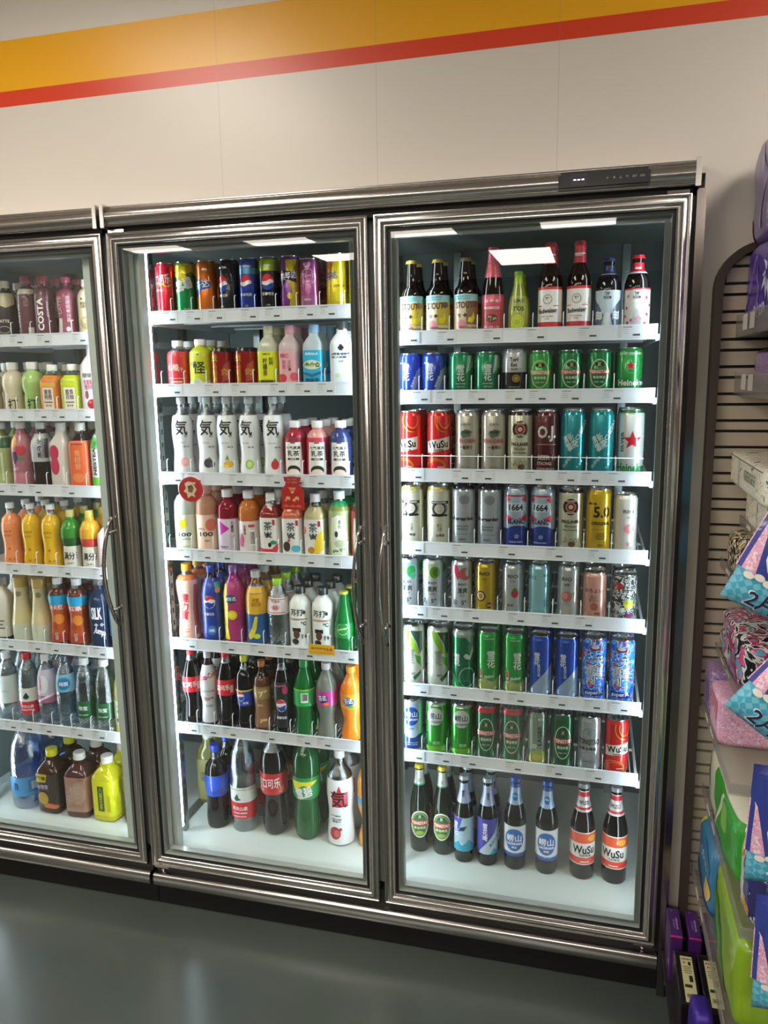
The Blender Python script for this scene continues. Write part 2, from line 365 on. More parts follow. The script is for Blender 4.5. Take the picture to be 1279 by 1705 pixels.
def build_bottle(key, shape, R, H, liquid, cap='p#f2f2f2', label=None, bands=(), gfx=(), fill=1.0, clear='c#e6eeee', neck=None, rot=0, lk='p', capr=None, crown=False, sleeve=None):
    """liquid / cap are material keys; label=(z0,z1,colour) fractions of H; bands inside the label; neck = foil; gfx in mm"""
    r, h = R / 1000, H / 1000
    if shape == 'square': SQUARE.add(key)
    prof0, sq = SHAPES[shape]; prof = [(a * r, b * h) for a, b in prof0]
    top = prof[-1][1]
    mats = [liquid, clear]
    bm = bmesh.new(); seg = 28 if sq else 22
    lathe(bm, prof, [(fill * h, 0), (9, 1 if fill < 1 else 0)], seg=seg, sq=sq)
    parts = [mk(('body', bm, mats))]
    if label:
        z0, z1, c = label; z0 *= h; z1 *= h
        lp = [(prof_r(prof, z0), z0)] + [(a, b) for a, b in prof if z0 < b < z1] + [(prof_r(prof, z1), z1)]
        k0 = c if c in MATS else lk + c
        lm = [k0]; bl = []; z = z0
        for b0, b1, bc in sorted(bands):
            kk = bc if bc in MATS else lk + bc
            if kk not in lm: lm.append(kk)
            if b0 * h > z: bl.append((b0 * h, 0))
            bl.append((b1 * h, lm.index(kk))); z = b1 * h
        bl.append((9, 0))
        b2 = bmesh.new(); lathe(b2, lp, bl, seg=seg, sq=sq, cap=(False, False), off=.0005)
        wrap_gfx(b2, prof, gfx, lm, lk, sq=sq, off=.001, rot=rot, zr=(z0 + .0005, z1 - .0005))
        parts.append(mk(('label', b2, lm)))
    elif gfx:
        lm = []; b2 = bmesh.new(); wrap_gfx(b2, prof, gfx, lm, lk, sq=sq, off=.0009, rot=rot); parts.append(mk(('printed_label', b2, lm)))
    if neck:
        z0, z1, c = neck[:3]; z0 *= h; z1 = min(z1 * h, top)
        lp = [(prof_r(prof, z0), z0)] + [(a, b) for a, b in prof if z0 < b < z1] + [(prof_r(prof, z1), z1)]
        nm = ['f' + c]; b3 = bmesh.new(); bl = []
        for b0, b1, bc in (neck[3] if len(neck) > 3 else ()):
            nm.append('f' + bc); bl += [(b0 * h, 0), (b1 * h, len(nm) - 1)]
        lathe(b3, lp, bl + [(9, 0)], seg=18, cap=(False, False), off=.0007)
        if len(neck) > 4: wrap_gfx(b3, prof, neck[4], nm, 'f', off=.0011, rot=rot)
        parts.append(mk(('neck_foil', b3, nm)))
    if cap:
        cr = (capr or (prof[-1][0] * 1000 + (2 if crown else 1.8))) / 1000
        b4 = bmesh.new()
        if crown: lathe(b4, [(cr, top - .004), (cr * .93, top), (cr * .8, h)], [(9, 0)], seg=20, cap=(True, True))
        else: lathe(b4, [(cr, top - .003), (cr, h - .0015), (cr * .92, h)], [(9, 0)], seg=20)
        for i, f in enumerate(b4.faces): pass
        parts.append(mk(('cap', b4, [cap])))
    CACHE[key] = parts
NEXT = {}
def place(key, name, label, cat, group, x, y, z, rz):
    t = bpy.data.objects.new(name, None); t.empty_display_size = .03; COL.objects.link(t)
    t.location = (x, y, z); t.rotation_euler[2] = rz; tag(t, label, cat, group)
    for n, me in CACHE[key]:
        o = bpy.data.objects.new(n, me); COL.objects.link(o); o.parent = t
    return t

# ============================================================ the shop room
FLOOR, CEIL = -.150, 2.7
XL, XR, YB, YW = -4.2, 3.0, -8.6, .05
struct('floor', bx(XL, XR, YB, .8, FLOOR - .05, FLOOR), 'floor_epoxy')
struct('ceiling', bx(XL, XR, YB, .1, CEIL, CEIL + .05), 'w#d9d2c6')
bm = bmesh.new()
add_box(bm, XL, XR, YW, YW + .1, 1.95, CEIL)
add_box(bm, .772, XR, YW, YW + .1, FLOOR, 1.95)
add_box(bm, XL, -1.56, YW, YW + .1, FLOOR, 1.95)
struct('wall_front', bm, 'wall_paint')
struct('wall_left', bx(XL - .1, XL, YB, .15, FLOOR, CEIL), 'w#8f8980')
struct('wall_right', bx(XR, XR + .1, YB, .15, FLOOR, CEIL), 'w#8f8980')
struct('wall_back', bx(XL, XR, YB - .1, YB, FLOOR, CEIL), 'w#5c5650')
n = 0
for yc in (-1.35, -4.5, -6.03, -6.7):
    for xc in ((-3.5, -2.25, -.95, .37, 1.7) if yc > -6 else ((-.22,) if yc == -6.7 else (-1.97,))):
        if yc == -1.35 and xc in (.37, -2.25): continue
        hl = .27 if yc == -6.03 else .62
        t = thing('ceiling_light', '', 'ceiling light', (xc, yc, CEIL), group='light panels in the shop ceiling')
        t['label'] = 'flat rectangular white light panel, one of those reflected at the top of the glass doors'
        fb = bmesh.new()
        for a in ((-.32, -.3, -hl, hl), (.3, .32, -hl, hl), (-.3, .3, -hl, .02 - hl), (-.3, .3, hl - .02, hl)): add_box(fb, *a, -.012, 0)
        link('light_frame', fb, 'w#dddddd', t)
        link('light_diffuser', bx(-.3, .3, .02 - hl, hl - .02, -.008, -.004), 'e#fff3e4*%.2f' % PANEL_STRENGTH, t)

# ============================================================ refrigerators
FP = [(0, .048), (0, .004), (.0008, .0015), (.003, .0008), (.0045, .0022), (.0055, .0045), (.007, .003), (.010, .0002), (.0135, -.0022), (.0165, -.003), (.0195, -.0028), (.0225, -.0012), (.025, .002), (.0262, .0042), (.0285, .0042), (.0305, .0052), (.0318, .008), (.032, .018), (.032, .048)]
W_, H_ = .742, 1.9
STRIPS = {'R': [1.585, 1.430, 1.220, 1.016, .831, .600, .395],
          'M': [1.661, 1.455, 1.197, .965, .681, .403],
          'L': [1.610, 1.384, 1.149, .890, .629, .341]}
BAYX = {'R': (.030, .688), 'M': (-.702, -.052), 'L': (-1.455, -.884)}
DIV = {}
def bar(nm, x0, x1, z0, z1, prof, mat, parent):
    """profile [(z fraction, y)] swept along X with closed ends"""
    b = bmesh.new(); a = [b.verts.new((x0, y, z0 + (z1 - z0) * f)) for f, y in prof]; c = [b.verts.new((x1, y, z0 + (z1 - z0) * f)) for f, y in prof]
    for i in range(len(a)):
        j = (i + 1) % len(a); b.faces.new((a[i], a[j], c[j], c[i]))
    b.faces.new(a[::-1]); b.faces.new(c); bmesh.ops.recalc_face_normals(b, faces=b.faces[:]); o = link(nm, b, mat, parent, smooth=True); o.data.set_sharp_from_angle(angle=math.radians(50)); return o
def door(fr, x0, handle_x):
    x1 = x0 + W_
    bm = bmesh.new(); add_frame(bm, x0, x1, 0, H_, FP)
    bmesh.ops.recalc_face_normals(bm, faces=bm.faces[:])
    d = link('refrigerator_door', bm, 'steel', fr, smooth=True); d.data.set_sharp_from_angle(angle=math.radians(50))
    g = bmesh.new(); add_frame(g, x0, x1, 0, H_, [(.0318, .02), (.0318, .012), (.040, .012), (.040, .02)]); link('door_gasket', g, 'w#0c0d0e', d)
    s = bmesh.new(); add_frame(s, x0, x1, 0, H_, [(.040, .020), (.040, .0125), (.0402, .0125), (.0402, .042), (.054, .042), (.054, .020)]); link('spacer_frame', s, 'p#a4adaa', d)
    link('glass_pane', bx(x0 + .040, x1 - .040, .016, .038, .040, H_ - .040), 'glass_pane', d)
    h = bmesh.new(); pts = []
    sgn = -1 if handle_x < x0 + W_ / 2 else 1
    for i in range(15):
        u = i / 14; b = math.sin(PI * u); pts.append((handle_x - .012 * b, -.012 - .038 * b ** .7, .79 + .325 * u))
    add_tube(h, pts, .0075, 8, flat=.6)
    for zz in (.84, 1.07): add_tube(h, [(handle_x + .001, .002, zz), (handle_x - .005, -.03, zz)], .006, 8)
    link('door_handle', h, 'chrome', d, smooth=True)
    hx_ = x0 + .03 if sgn > 0 else x1 - .03
    b = bmesh.new(); add_box(b, hx_ - .024, hx_ + .024, .006, .03, -.008, -.001); add_tube(b, [(hx_, .016, -.023), (hx_, .016, -.008)], .006, 10); link('door_hinge', b, 'chrome', d)
    b = bmesh.new(); add_box(b, hx_ - .024, hx_ + .024, .006, .011, H_ + .001, H_ + .008); link('door_hinge', b, 'chrome', d)
    return d
def refrigerator(name, label, xs, hx, head, doors, bays, rail):
    fr = thing(name, label, 'refrigerator', ((xs[0] + xs[1]) / 2, .3, FLOOR))
    ox, oy, oz = fr.location
    base = bpy.data.objects
    kids = []
    def L(nm, b, m): o = link(nm, b, m, fr, loc=(-ox, -oy, -oz)); return o
    HP = [(0, .05), (0, -.004), (.02, -.009), (.06, -.012), (.11, -.0125), (.15, -.010), (.17, -.0095), (.22, -.0125), (.30, -.0158), (.40, -.0178), (.50, -.0183), (.60, -.0176), (.70, -.0155), (.78, -.0125), (.84, -.008), (.86, -.004), (.90, -.003), (.94, -.0045), (.98, -.007), (1, -.006), (1, .05)]
    o = bar('header_trim', head[0], head[1], 1.913, 1.966, HP, 'steel', fr); o.location = (-ox, -oy, -oz)
    for x in head: L('header_end_cap', bx(x - .006, x + .006, -.021, .05, 1.909, 1.970, bev=.001), 'steel')
    L('header_gap', bx(head[0], head[1], .012, .05, 1.895, 1.914), 'w#15110f')
    RP = [(0, .03), (0, .0), (.04, -.0028), (.1, -.005), (.2, -.0068), (.35, -.0078), (.5, -.008), (.65, -.0078), (.8, -.0068), (.9, -.005), (.96, -.0028), (1, .0), (1, .03)]
    o = bar('base_rail', rail[0], rail[1], -.066, -.024, RP, 'steel', fr); o.location = (-ox, -oy, -oz)
    L('sill', bx(rail[0], rail[1], .018, .06, -.06, .03), 'w#1a1a1a')
    L('toe_kick', bx(xs[0], xs[1], .030, .044, FLOOR + .001, -.062), 'w#0b0b0b')
    L('back_panel', bx(xs[0], xs[1], .74, .76, -.03, 1.93), 'w#566260')
    L('top_panel', bx(xs[0], xs[1], .06, .739, 1.905, 1.93), 'w#7d8986')
    sx = xs[1] - .015 if xs[1] > 0 else xs[0]
    L('side_panel', bx(sx, sx + .015, .05, .739, -.03, 1.904), 'w#7d8986')
    L('interior_floor', bx(xs[0] + .016, xs[1] - .016, .045, .739, -.02, .03), 'p#d3ddd8')
    for x0, x1, leds in hx:
        L('mullion', bx(x0, x1, .052, .085, .031, 1.904), 'p#c3cdc9')
        for s in leds:
            xx = x0 + .0045 if s < 0 else x1 - .0045
            L('light_tube', bx(xx - .0045, xx + .0045, .0865, .0955, .09, 1.86), 'e#e6f3ff*%.1f' % LED_STRENGTH)
    for x0 in doors:
        d = door(fr, x0[0], x0[1]); d.location = (-ox, -oy, -oz)
    for b in bays:
        x0, x1 = BAYX[b]
        for px in (x0 - .0225, x1 + .021):
            u = bmesh.new(); add_box(u, px - .006, px + .006, .15, .17, .031, 1.9)
            for k in range(44): add_box(u, px - .0065, px + .0065, .156, .164, .1 + k * .04, .115 + k * .04, mi=1)
            L('shelf_upright', u, ['k#9aa19f', 'w#2b2f2f'])
        for px in (x0 + .06, x1 - .06): L('rear_upright', bx(px - .012, px + .012, .715, .739, .031, 1.9), 'k#8c9593')
        rnd = random.Random(ord(b))
        for si, zb in enumerate(STRIPS[b]):
            s = bmesh.new(); zz = zb + .018
            n = int((x1 - x0) / .0125)
            for i in range(n + 1):
                x = x0 + .006 + (x1 - x0 - .012) * i / n; add_box(s, x - .0014, x + .0014, .114, .66, zz - .003, zz - .0004)
            for y in (.118, .3, .48, .655): add_box(s, x0, x1, y - .003, y + .003, zz - .009, zz - .003)
            for x in (x0 + .002, x1 - .002): add_box(s, x - .002, x + .002, .115, .66, zz - .022, zz - .002)
            sh = L('refrigerator_shelf', s, 'p#dfe4e4')
            b2 = bmesh.new(); add_box(b2, x0, x1, .1095, .1125, zb, zb + .037); add_box(b2, x0, x1, .1072, .1095, zb, zb + .003); add_box(b2, x0, x1, .1072, .1095, zb + .034, zb + .037)
            for x in (x0, x1): add_box(b2, x - .004, x + .004, .108, .122, zb - .003, zb + .012)
            link('price_strip', b2, 'p#e4eaf2', sh)
            x = x0 + .03 + rnd.random() * .04
            while x < x1 - .05:
                b3 = bmesh.new(); add_box(b3, -.026, .026, -.0012, 0, -.0145, .0145 + (.003 if rnd.random() < .3 else 0))
                add_box(b3, .002, .019, -.0016, -.0012, -.009, -.0045, mi=1); add_box(b3, -.022, .0, -.0016, -.0012, .0115, .0128, mi=1)
                for k in range(3): add_box(b3, -.022, -.008, -.0015, -.0012, .006 - k * .005, .0068 - k * .005, mi=2)
                link('price_tag', b3, ['p#dbe1e6', 'w#3c4248', 'w#8d959b'], sh, loc=(x, .1093, zb + .0185))
                x += .06 + rnd.random() * .075
            for x in DIV.get((b, si), ()):
                b4 = bmesh.new(); hh = .05
                add_tube(b4, [(x, .121, zz - .008), (x, .121, zz + hh), (x, .1245, zz + hh + .005), (x, .131, zz + hh + .005)], .0013, 6); link('wire_divider', b4, 'p#e8ecec', sh)
            if b == 'R' and si == 2:
                b4 = bmesh.new(); add_tube(b4, [(x0, .1185, zz + .052), (x1 - .02, .1185, zz + .052)], .0011, 6); link('front_rail', b4, 'p#e8ecec', sh)
    return fr, L

# ============================================================ the drinks: one build per kind
C_, B_ = build_can, build_bottle
# --- right door, shelf 1 (beer bottles)
def stout(k, c1, c2, capc):
    B_(k, 'stout', 31.5, 203, 'g#120806', cap=capc, crown=True, label=(.08, .54, c1), bands=[(.46, .54, '9fd8dc')], lk='p',
       gfx=[('R', 22, 62, 40, 60, c2), ('T', 'BUTTER STOUT', -4, 104, 4, '3d7f92', 40), ('T', 'MILK STOUT', -4, 98, 3.5, '3d7f92', 34), ('T', 'STOUT', -4, 82, 17, '4a2a1c', 46), ('P', [(6, 40), (18, 36), (26, 48), (22, 66), (17, 52), (8, 50)], 'e8d820'),
            ('E', 24, 84, 20, 16, '6b4a2a'), ('E', -10, 34, 22, 22, 'd98a9c'), ('T', '✻ ✦', -8, 56, 12, '3c1f18', 26), ('T', 'xXxX', -6, 26, 6, '6a2a30', 26), ('T', 'DARK MILK BEER', 20, 24, 3.5, '54401e', 28)])
stout('stout_yellow', 'e9d9b8', 'c8b23c', 'f#c9a648'); stout('stout_brown', 'd9c4a4', '8d6a48', 'f#a08a62')
B_('pink_foil', 'taper', 29, 226, 'g#160907', cap='f#d4596c', crown=True, label=(.07, .47, 'b3414f'), neck=(.66, .975, 'd8646f'), lk='p',
   gfx=[('R', 0, 86, 70, 28, 'd24a64'), ('T', '✿ ❀ ✿', 0, 90, 9, 'f2c3c8', 36), ('T', 'FRAMBOISE', 0, 72, 7, 'f0d6d0', 42), ('E', 0, 46, 30, 20, '5b2a20'), ('T', '☙❧', 0, 46, 12, 'd9b08a', 26), ('T', 'O—O—O', 0, 24, 6, 'e8cdbb', 40)])
B_('lime_small', 'taper', 25, 162, 'g#8d9a2c', cap='f#7fae2e', crown=True, neck=(.8, .975, '9db838'), lk='p', label=(.1, .62, 'a3ab3a'),
   gfx=[('T', 'LIME', 2, 88, 9, '44521a', 26), ('T', 'ros', 2, 68, 12, '3b4a12', 26), ('E', -2, 34, 32, 36, 'd3dd3a'), ('O', -2, 34, 26, 30, 2, '8fa81c'), ('T', '✳', -2, 34, 20, 'a8bf2a')])
def bud(k):
    B_(k, 'longneck', 30, 229, 'g#1c0b06', cap='f#c23440', crown=True, neck=(.77, .975, 'c63a45', [(.86, .875, 'e7d7cf')], [('T', 'BEER', 0, 196, 7, 'f0d8d4', 20)]), label=(.09, .52, 'ece9e4'),
       bands=[(.09, .14, 'c62a2e'), (.49, .52, 'c62a2e')], gfx=[('O', 0, 88, 24, 24, 2, '8b8f92'), ('T', '❦', 0, 88, 12, '5f6468'), ('R', -22, 72, 16, 2, 'b83236'), ('R', 22, 72, 16, 2, 'b83236'),
       ('T', 'Budweiser', 0, 60, 12, '2e2a2a', 50, .06), ('T', 'KING OF BEERS', 0, 46, 3, '77797b', 30), ('T', 'LAGER', 0, 40, 3, '77797b', 12)])
bud('brown_white_label')
B_('blue_shoulder', 'shoulder', 31, 184, 'g#0f1116', cap='f#2b3d6b', crown=True, neck=(.78, .9, '26345c', [(.78, .79, 'd9dde2')]), label=(.06, .57, 'c3d3df'), lk='p',
   gfx=[('T', 'TAP\nROOM', 0, 92, 17, '232a36', 18), ('P', [(-40, 20), (-14, 16), (-8, 44), (-22, 70), (-40, 86)], '4f6478'), ('P', [(40, 20), (14, 16), (8, 44), (22, 70), (40, 86)], '3c4f64'), ('T', '≋', -22, 44, 24, 'dfe8ee', 20), ('T', '≋', 22, 44, 24, 'cfdce6', 20), ('E', 0, 34, 16, 34, 'dbe6ec')])
B_('red_shoulder', 'shoulder', 31, 188, 'g#160d0e', cap='f#d42438', crown=True, neck=(.76, .9, 'd61f33', [(.76, .785, 'f0f0ee')], [('T', 'OPEN', 0, 156, 5, 'ffffff', 14)]), label=(.06, .57, 'e9e9e6'), bands=[(.55, .57, 'd42438')], lk='p',
   gfx=[('T', 'TAP\nROOM', 0, 90, 17, '2a2324', 18)] + [('E', x, z, 7, 8, 'd4304c') for x, z in ((-22, 88), (24, 84), (-26, 60), (-30, 40), (26, 44), (-12, 30), (20, 22), (-22, 24), (34, 66))] + [('P', [(-14, 16), (-6, 46), (0, 60), (8, 46), (16, 16)], 'b7bdbb'), ('T', '✾', 4, 30, 20, 'e08a9a')])
# --- shelf 2 (small cans)
for k, c, g2 in (('snow_blue', '1f3fa8', '8f9db4'),):
    C_(k, 33, 116, c, gfx=[('P', [(4, 8), (50, 8), (50, 86), (24, 70), (12, 34)], g2), ('P', [(14, 8), (40, 8), (40, 60), (26, 40)], '5572b0'), ('T', '雪\n花', -6, 66, 44, 'f2f4f8', 20), ('T', '勇闯天涯', 14, 40, 6, 'e8eef8', 30, 1.2), ('T', 'SNOW', -16, 90, 4, 'dfe6f4'), ('R', -18, 20, 8, 4, 'c9d4ea')])
C_('snow_green', 33, 116, '0f7a4c', gfx=[('P', [(16, 60), (22, 112), (60, 112), (60, 70), (34, 76)], 'b8c6c0'), ('P', [(24, 66), (34, 108), (44, 108), (32, 70)], '4cae6a'), ('T', '雪\n花', 2, 62, 42, 'f2f5f0', 20), ('T', 'SNOW BEER', 2, 34, 3.5, 'cfe6d8'), ('T', '啤酒 330ml', 2, 26, 4, 'cfe6d8')])
C_('black_silver', 33, 121, '23211f', bands=[(62, 118, 'b9bcbd')], gfx=[('R', 4, 88, 34, 30, 'd9dbdb'), ('T', 'Tori\nExt', 0, 88, 24, '2a2a2a', 22), ('E', 6, 46, 20, 20, 'b79a3c'), ('O', 6, 46, 15, 15, 1.5, '3b3620'), ('T', 'BLACK', 2, 70, 4, '2a2a2a'), ('T', '▬ ▬ ▬', 2, 24, 3, '8b8b8b')])
def tsing(k, H, base, red, top=None, R=33, oval='dfe2c4', big=1):
    z = H * .52
    C_(k, R, H, base, bands=([(H * .9, H, top)] if top else []), gfx=[('O', 2, z - 4, 48, H * .62, 2.5, oval), ('E', 2, z + H * .16, 22, 14, '0d4a2c'), ('T', '♜', 2, z + H * .16, 10, 'd8c27a'), ('R', 2, z, 54, H * .1, red), ('T', 'TSINGTAO', 2, z, H * .07, 'f6efe6', 50), ('T', '青岛啤酒', 2, z - H * .12, H * .06, 'e8efd8', 30), ('T', 'BEER 1903', 2, z - H * .22, 4, 'b9d6b9')])
tsing('tsing_small', 116, '0c6e3b', 'c23a3a'); tsing('tsing_gold', 116, '2f8a3f', 'b8a04a', oval='d9cf8a')
C_('star_green', 33, 119, '1d8a3c', gfx=[('T', 'BREWERY OPEN ORIGINAL', 0, 104, 6, 'e8f2e6', 62), ('O', 0, 78, 40, 46, 1.5, '62c070'), ('S', -2, 74, 15, 'cfd8cc'), ('S', -2, 74, 13, 'c9202c'), ('T', 'Heineken', 4, 32, 15, 'f4f6f2', 74), ('T', 'PREMIUM QUALITY', 0, 18, 4, 'd4ead2')])
# --- shelf 3 (half litre cans)
def wusu(k, H, R=33):
    C_(k, R, H, 'd2231f', gfx=[('O', 18, H * .86, 52, 66, 2.5, 'd9a63a'), ('O', 22, H * .84, 42, 56, 2.5, '8a1a16'), ('O', 20, H * .86, 34, 46, 2, 'e0b24a'), ('O', -8, H * .12, 60, 46, 2, 'd9a63a'), ('O', -6, H * .12, 50, 36, 2, 'c98f30'), ('P', [(-34, H * .33), (34, H * .40), (34, H * .60), (-34, H * .52)], 'eae4da'), ('T', 'WuSu', 0, H * .475, H * .12, '1c1a1a', 56, .1), ('R', -22, H * .45, 3, H * .08, '1c1a1a', .1), ('T', '乌苏啤酒', 2, H * .385, 5, '3a3432', 26, .1), ('T', '▬▬', 8, H * .12, 3, 'f0d8c8')])
wusu('wusu_red', 172)
C_('kirin', 33, 172, 'b7b2a2', gfx=[('T', 'KIRIN', 0, 136, 7, '8a8474', 24), ('P', [(-16, 112), (0, 124), (18, 118), (12, 104), (-8, 100)], '6a7a66'), ('T', '⇝', 0, 116, 12, '3e4a40', 26), ('R', 0, 92, 52, 15, 'a9a494'), ('T', 'KIRIN ICHIBAN', 0, 92, 10, 'b32c30', 54), ('T', '一番搾り', 0, 75, 10, '2a2826', 34), ('T', '麒麟一番榨', 0, 52, 4, '8a8474'), ('T', 'BEER 500ml', 0, 22, 4, '8a8474')], lid='k#cfd2d4')
def paul(k, H):
    z = H * .72
    C_(k, 33, H, 'c9c8ac', bands=[(H * .93, H, '2c2724')], gfx=[('E', 0, z, 42, 44, '231f20'), ('T', 'PAULANER', 0, z + 16, 6, 'f0ead8', 26), ('T', 'MUNCHEN', 0, z - 16, 5, 'f0ead8', 24), ('E', 0, z, 28, 28, 'c46a62'), ('E', 0, z, 18, 20, '5c2a26'), ('T', '☻', 0, z, 12, 'e8c8b4'), ('T', 'PAULANER', 0, H * .49, H * .055, '26221e', 46), ('T', 'München', 0, H * .42, 8, '7a7460', 30), ('T', 'Hefe-Weissbier', 0, H * .36, 5, '5b5646', 38), ('T', '⛪⌂⌂', 0, H * .2, 16, '8d886c', 36), ('E', 4, H * .14, 18, 14, '6c4a3a')])
paul('paulaner', 172)
C_('maroon_big', 33, 172, '521a20', gfx=[('R', 0, 160, 60, 2, 'c9b0a8'), ('T', 'O.J.', 2, 112, 42, 'e9e6e2', 50), ('T', 'BEER 16', 4, 50, 13, 'd8c8c0', 50), ('R', 0, 84, 56, 2, 'b89a94'), ('T', 'STRONG', -4, 34, 9, 'd8c8c0', 38), ('T', 'BORN IN BELGIUM', 0, 20, 5, 'd8c8c0', 48)])
C_('teal_script', 33, 174, '0e8a92', gfx=[('T', '清新\n雪花', -10, 92, 40, 'dff2ee', 30, .5), ('T', '啤酒CHEERS', 12, 108, 14, 'd8f0ec', 92, 1.05), ('T', 'SUPER', -16, 40, 8, 'bfe4e2', 40, .9), ('E', 14, 60, 6, 6, 'c2b45a'), ('T', '✦ ✧ ✦', 16, 34, 6, 'bfe4e2', 26, .9)])
C_('silver_star', 33, 175, 'c9ceca', bands=[(166, 175, '1f7a3e')], gfx=[('T', 'SILVER', -22, 92, 9, '2c4a36', 52, 1.571), ('S', 4, 96, 25, 'c8202e'), ('T', 'Heineken', 6, 26, 24, '1c8a44', 84)])
# --- shelf 4
C_('monk', 33, 171, 'd3d3b8', bands=[(158, 171, 'b9b260')], gfx=[('R', 0, 82, 60, 136, 'dedec8'), ('E', 0, 108, 46, 44, '2a2826'), ('T', '☻', 0, 108, 28, 'd8d4c0'), ('O', 0, 108, 42, 40, 1.5, 'b9b49a'), ('R', 0, 126, 54, 8, '2a2826'), ('T', 'WEISSBIER', 0, 126, 5, 'e8e4d0', 40), ('R', 0, 90, 46, 6, '2a2826'), ('T', '教士\n小麦', 0, 56, 22, '8d8a70', 14), ('T', '白啤酒', 2, 34, 8, '3c3a30', 22), ('R', 0, 14, 60, 2, '9b9878')])
C_('hoegaarden', 33, 171, 'a9b0b4', bands=[(163, 171, '20242e')], lid='k#3a3f4a', gfx=[('E', 6, 136, 30, 26, '8d9498'), ('T', '♞♞', 8, 104, 12, 'd4dadd', 20), ('T', 'Hoegaarden', 0, 82, 14, '1e2126', 62), ('T', 'WIT BLANCHE', 0, 62, 4, '4a5056', 34), ('T', 'BIERE BELGE', 0, 54, 4, '4a5056', 30), ('R', 0, 40, 54, 1, '6a7076'), ('T', '福佳白', 0, 26, 6, '4a5056'), ('R', 0, 16, 54, 1, '6a7076')])
C_('blanc', 33, 172, 'a9bccc', bands=[(12, 60, '1f2f86')], gfx=[('E', 6, 56, 58, 26, '24388f'), ('R', 0, 150, 56, 5, 'c93a4a'), ('R', 0, 119, 54, 24, 'd3dee6'), ('T', '1664', 0, 119, 18, '1c2440', 38), ('P', [(-30, 100), (-6, 88), (-30, 78)], 'c93a4a'), ('P', [(30, 100), (6, 88), (30, 78)], 'c93a4a'), ('P', [(-28, 150), (-14, 140), (-28, 132)], 'c93a4a'), ('P', [(28, 150), (14, 140), (28, 132)], 'c93a4a'), ('T', 'BLANC', 0, 80, 13, '22285a', 46), ('T', '✿', 2, 40, 12, '8fa6dc'), ('T', 'PREMIUM WHEAT', 0, 24, 4, 'c9d6ee', 36)])
C_('gold_five', 33, 173, 'c9a416', gfx=[('T', '➳', -20, 134, 8, '4a2c14', 26), ('T', '5.0', 6, 112, 30, '3a2a10', 44), ('T', 'ORIGINAL', 4, 82, 9, '3a2a10', 50), ('R', 4, 66, 44, 1, '6b5412'), ('T', 'PILSENER\nBREWED IN\nGERMANY', 4, 48, 18, '6b5412', 26), ('T', '500ml', 4, 24, 5, '6b5412'), ('R', 0, 10, 60, 1.5, 'a03a20')])
C_('rio_white', 29, 160, 'dcd8d2', gfx=[('T', 'RIO', 0, 116, 10, '6b6e70', 28), ('T', '微醺', 0, 100, 5, '9b9894'), ('E', 2, 70, 26, 26, 'e08a86'), ('E', 6, 74, 12, 14, 'eda59a'), ('E', 0, 30, 10, 12, 'e6a8a0')])
C_('gold_plain', 33, 172, 'a8902c', gfx=[('T', 'ORIGINAL', 0, 100, 10, '4a3c10', 44)])
# --- shelf 5 (slim cocktail cans)
def rios(k, g, extra):
    C_(k, 29, 148, 'c4ccd0', gfx=[('R', -2, 118, 60, 46, g)] + extra + [('T', 'RIO', 0, 82, 7, '3a4a52', 22), ('T', '清爽', 0, 64, 16, '3d4348', 28), ('T', 'LIGHT', 0, 50, 4, '5a6268', 16), ('O', -20, 30, 12, 14, 1.5, '3a4248'), ('T', '%', -20, 30, 6, '3a4248'), ('T', '5°', 4, 30, 13, '3a4248')])
rios('rio_green', '8fd6d8', [('P', [(-28, 140), (-18, 142), (-6, 108), (-26, 120)], '9ad236'), ('E', 12, 112, 26, 34, '3fae5c'), ('E', 18, 100, 18, 20, '5cc8a0')])
rios('rio_lime', 'b9cfa8', [('P', [(-26, 140), (-14, 142), (-10, 104), (-26, 100)], 'e2e0a8'), ('E', 8, 112, 30, 34, '6f9c2c'), ('E', 12, 112, 18, 22, '4d7f22'), ('R', 26, 110, 6, 40, '8fd6e6')])
rios('rio_red', 'a8bcb4', [('P', [(-28, 142), (-16, 142), (-4, 104), (-14, 96), (-24, 116)], 'c8345a'), ('E', 8, 112, 34, 36, 'c85a6a'), ('E', 16, 116, 18, 24, '8fae9a')])
C_('rio_gold', 29, 145, 'b79a14', gfx=[('T', 'RIO', -2, 116, 10, '4a3a0c', 30), ('T', '鸡尾酒', -2, 100, 4, '6b560e'), ('E', -12, 52, 28, 30, '5a2430'), ('E', -12, 52, 21, 23, 'e2cf8a'), ('E', -12, 52, 12, 14, 'c98a1e'), ('E', 12, 26, 16, 17, '6b2c1a'), ('T', '微醺', 12, 26, 6, 'd9b85a')])
C_('rio_berry', 29, 145, 'b0b4b2', gfx=[('T', 'RIO', 0, 112, 10, '4a4e50', 28), ('T', 'Light', 0, 98, 6, '6b7072', 14), ('E', 6, 64, 20, 24, 'b8304a'), ('P', [(-2, 74), (6, 82), (14, 74), (6, 70)], '4a8a3c'), ('T', '草莓', -6, 30, 8, '5a5e60')])
C_('rio_teal', 29, 147, '8fc4c8', gfx=[('T', 'RIO', -18, 112, 10, '4a7c86', 24), ('T', '强爽', 20, 118, 8, '3f6f7a', 16), ('T', '劲\n爽', 22, 92, 16, '3f6f7a', 9), ('T', '▮▮', 22, 40, 22, '5f9ca6', 12)])
C_('rio_peach', 29, 147, 'aeb3ae', gfx=[('T', 'RIO', 0, 112, 10, '4a4e50', 28), ('T', '微醺', 0, 97, 7, '6b7072', 14), ('E', 0, 64, 28, 30, 'd6706a'), ('E', -4, 66, 14, 18, 'e59a88'), ('P', [(10, 74), (22, 78), (18, 62)], '6a9a6a'), ('P', [(-10, 38), (10, 38), (8, 16), (-8, 16)], 'c9c4a8')])
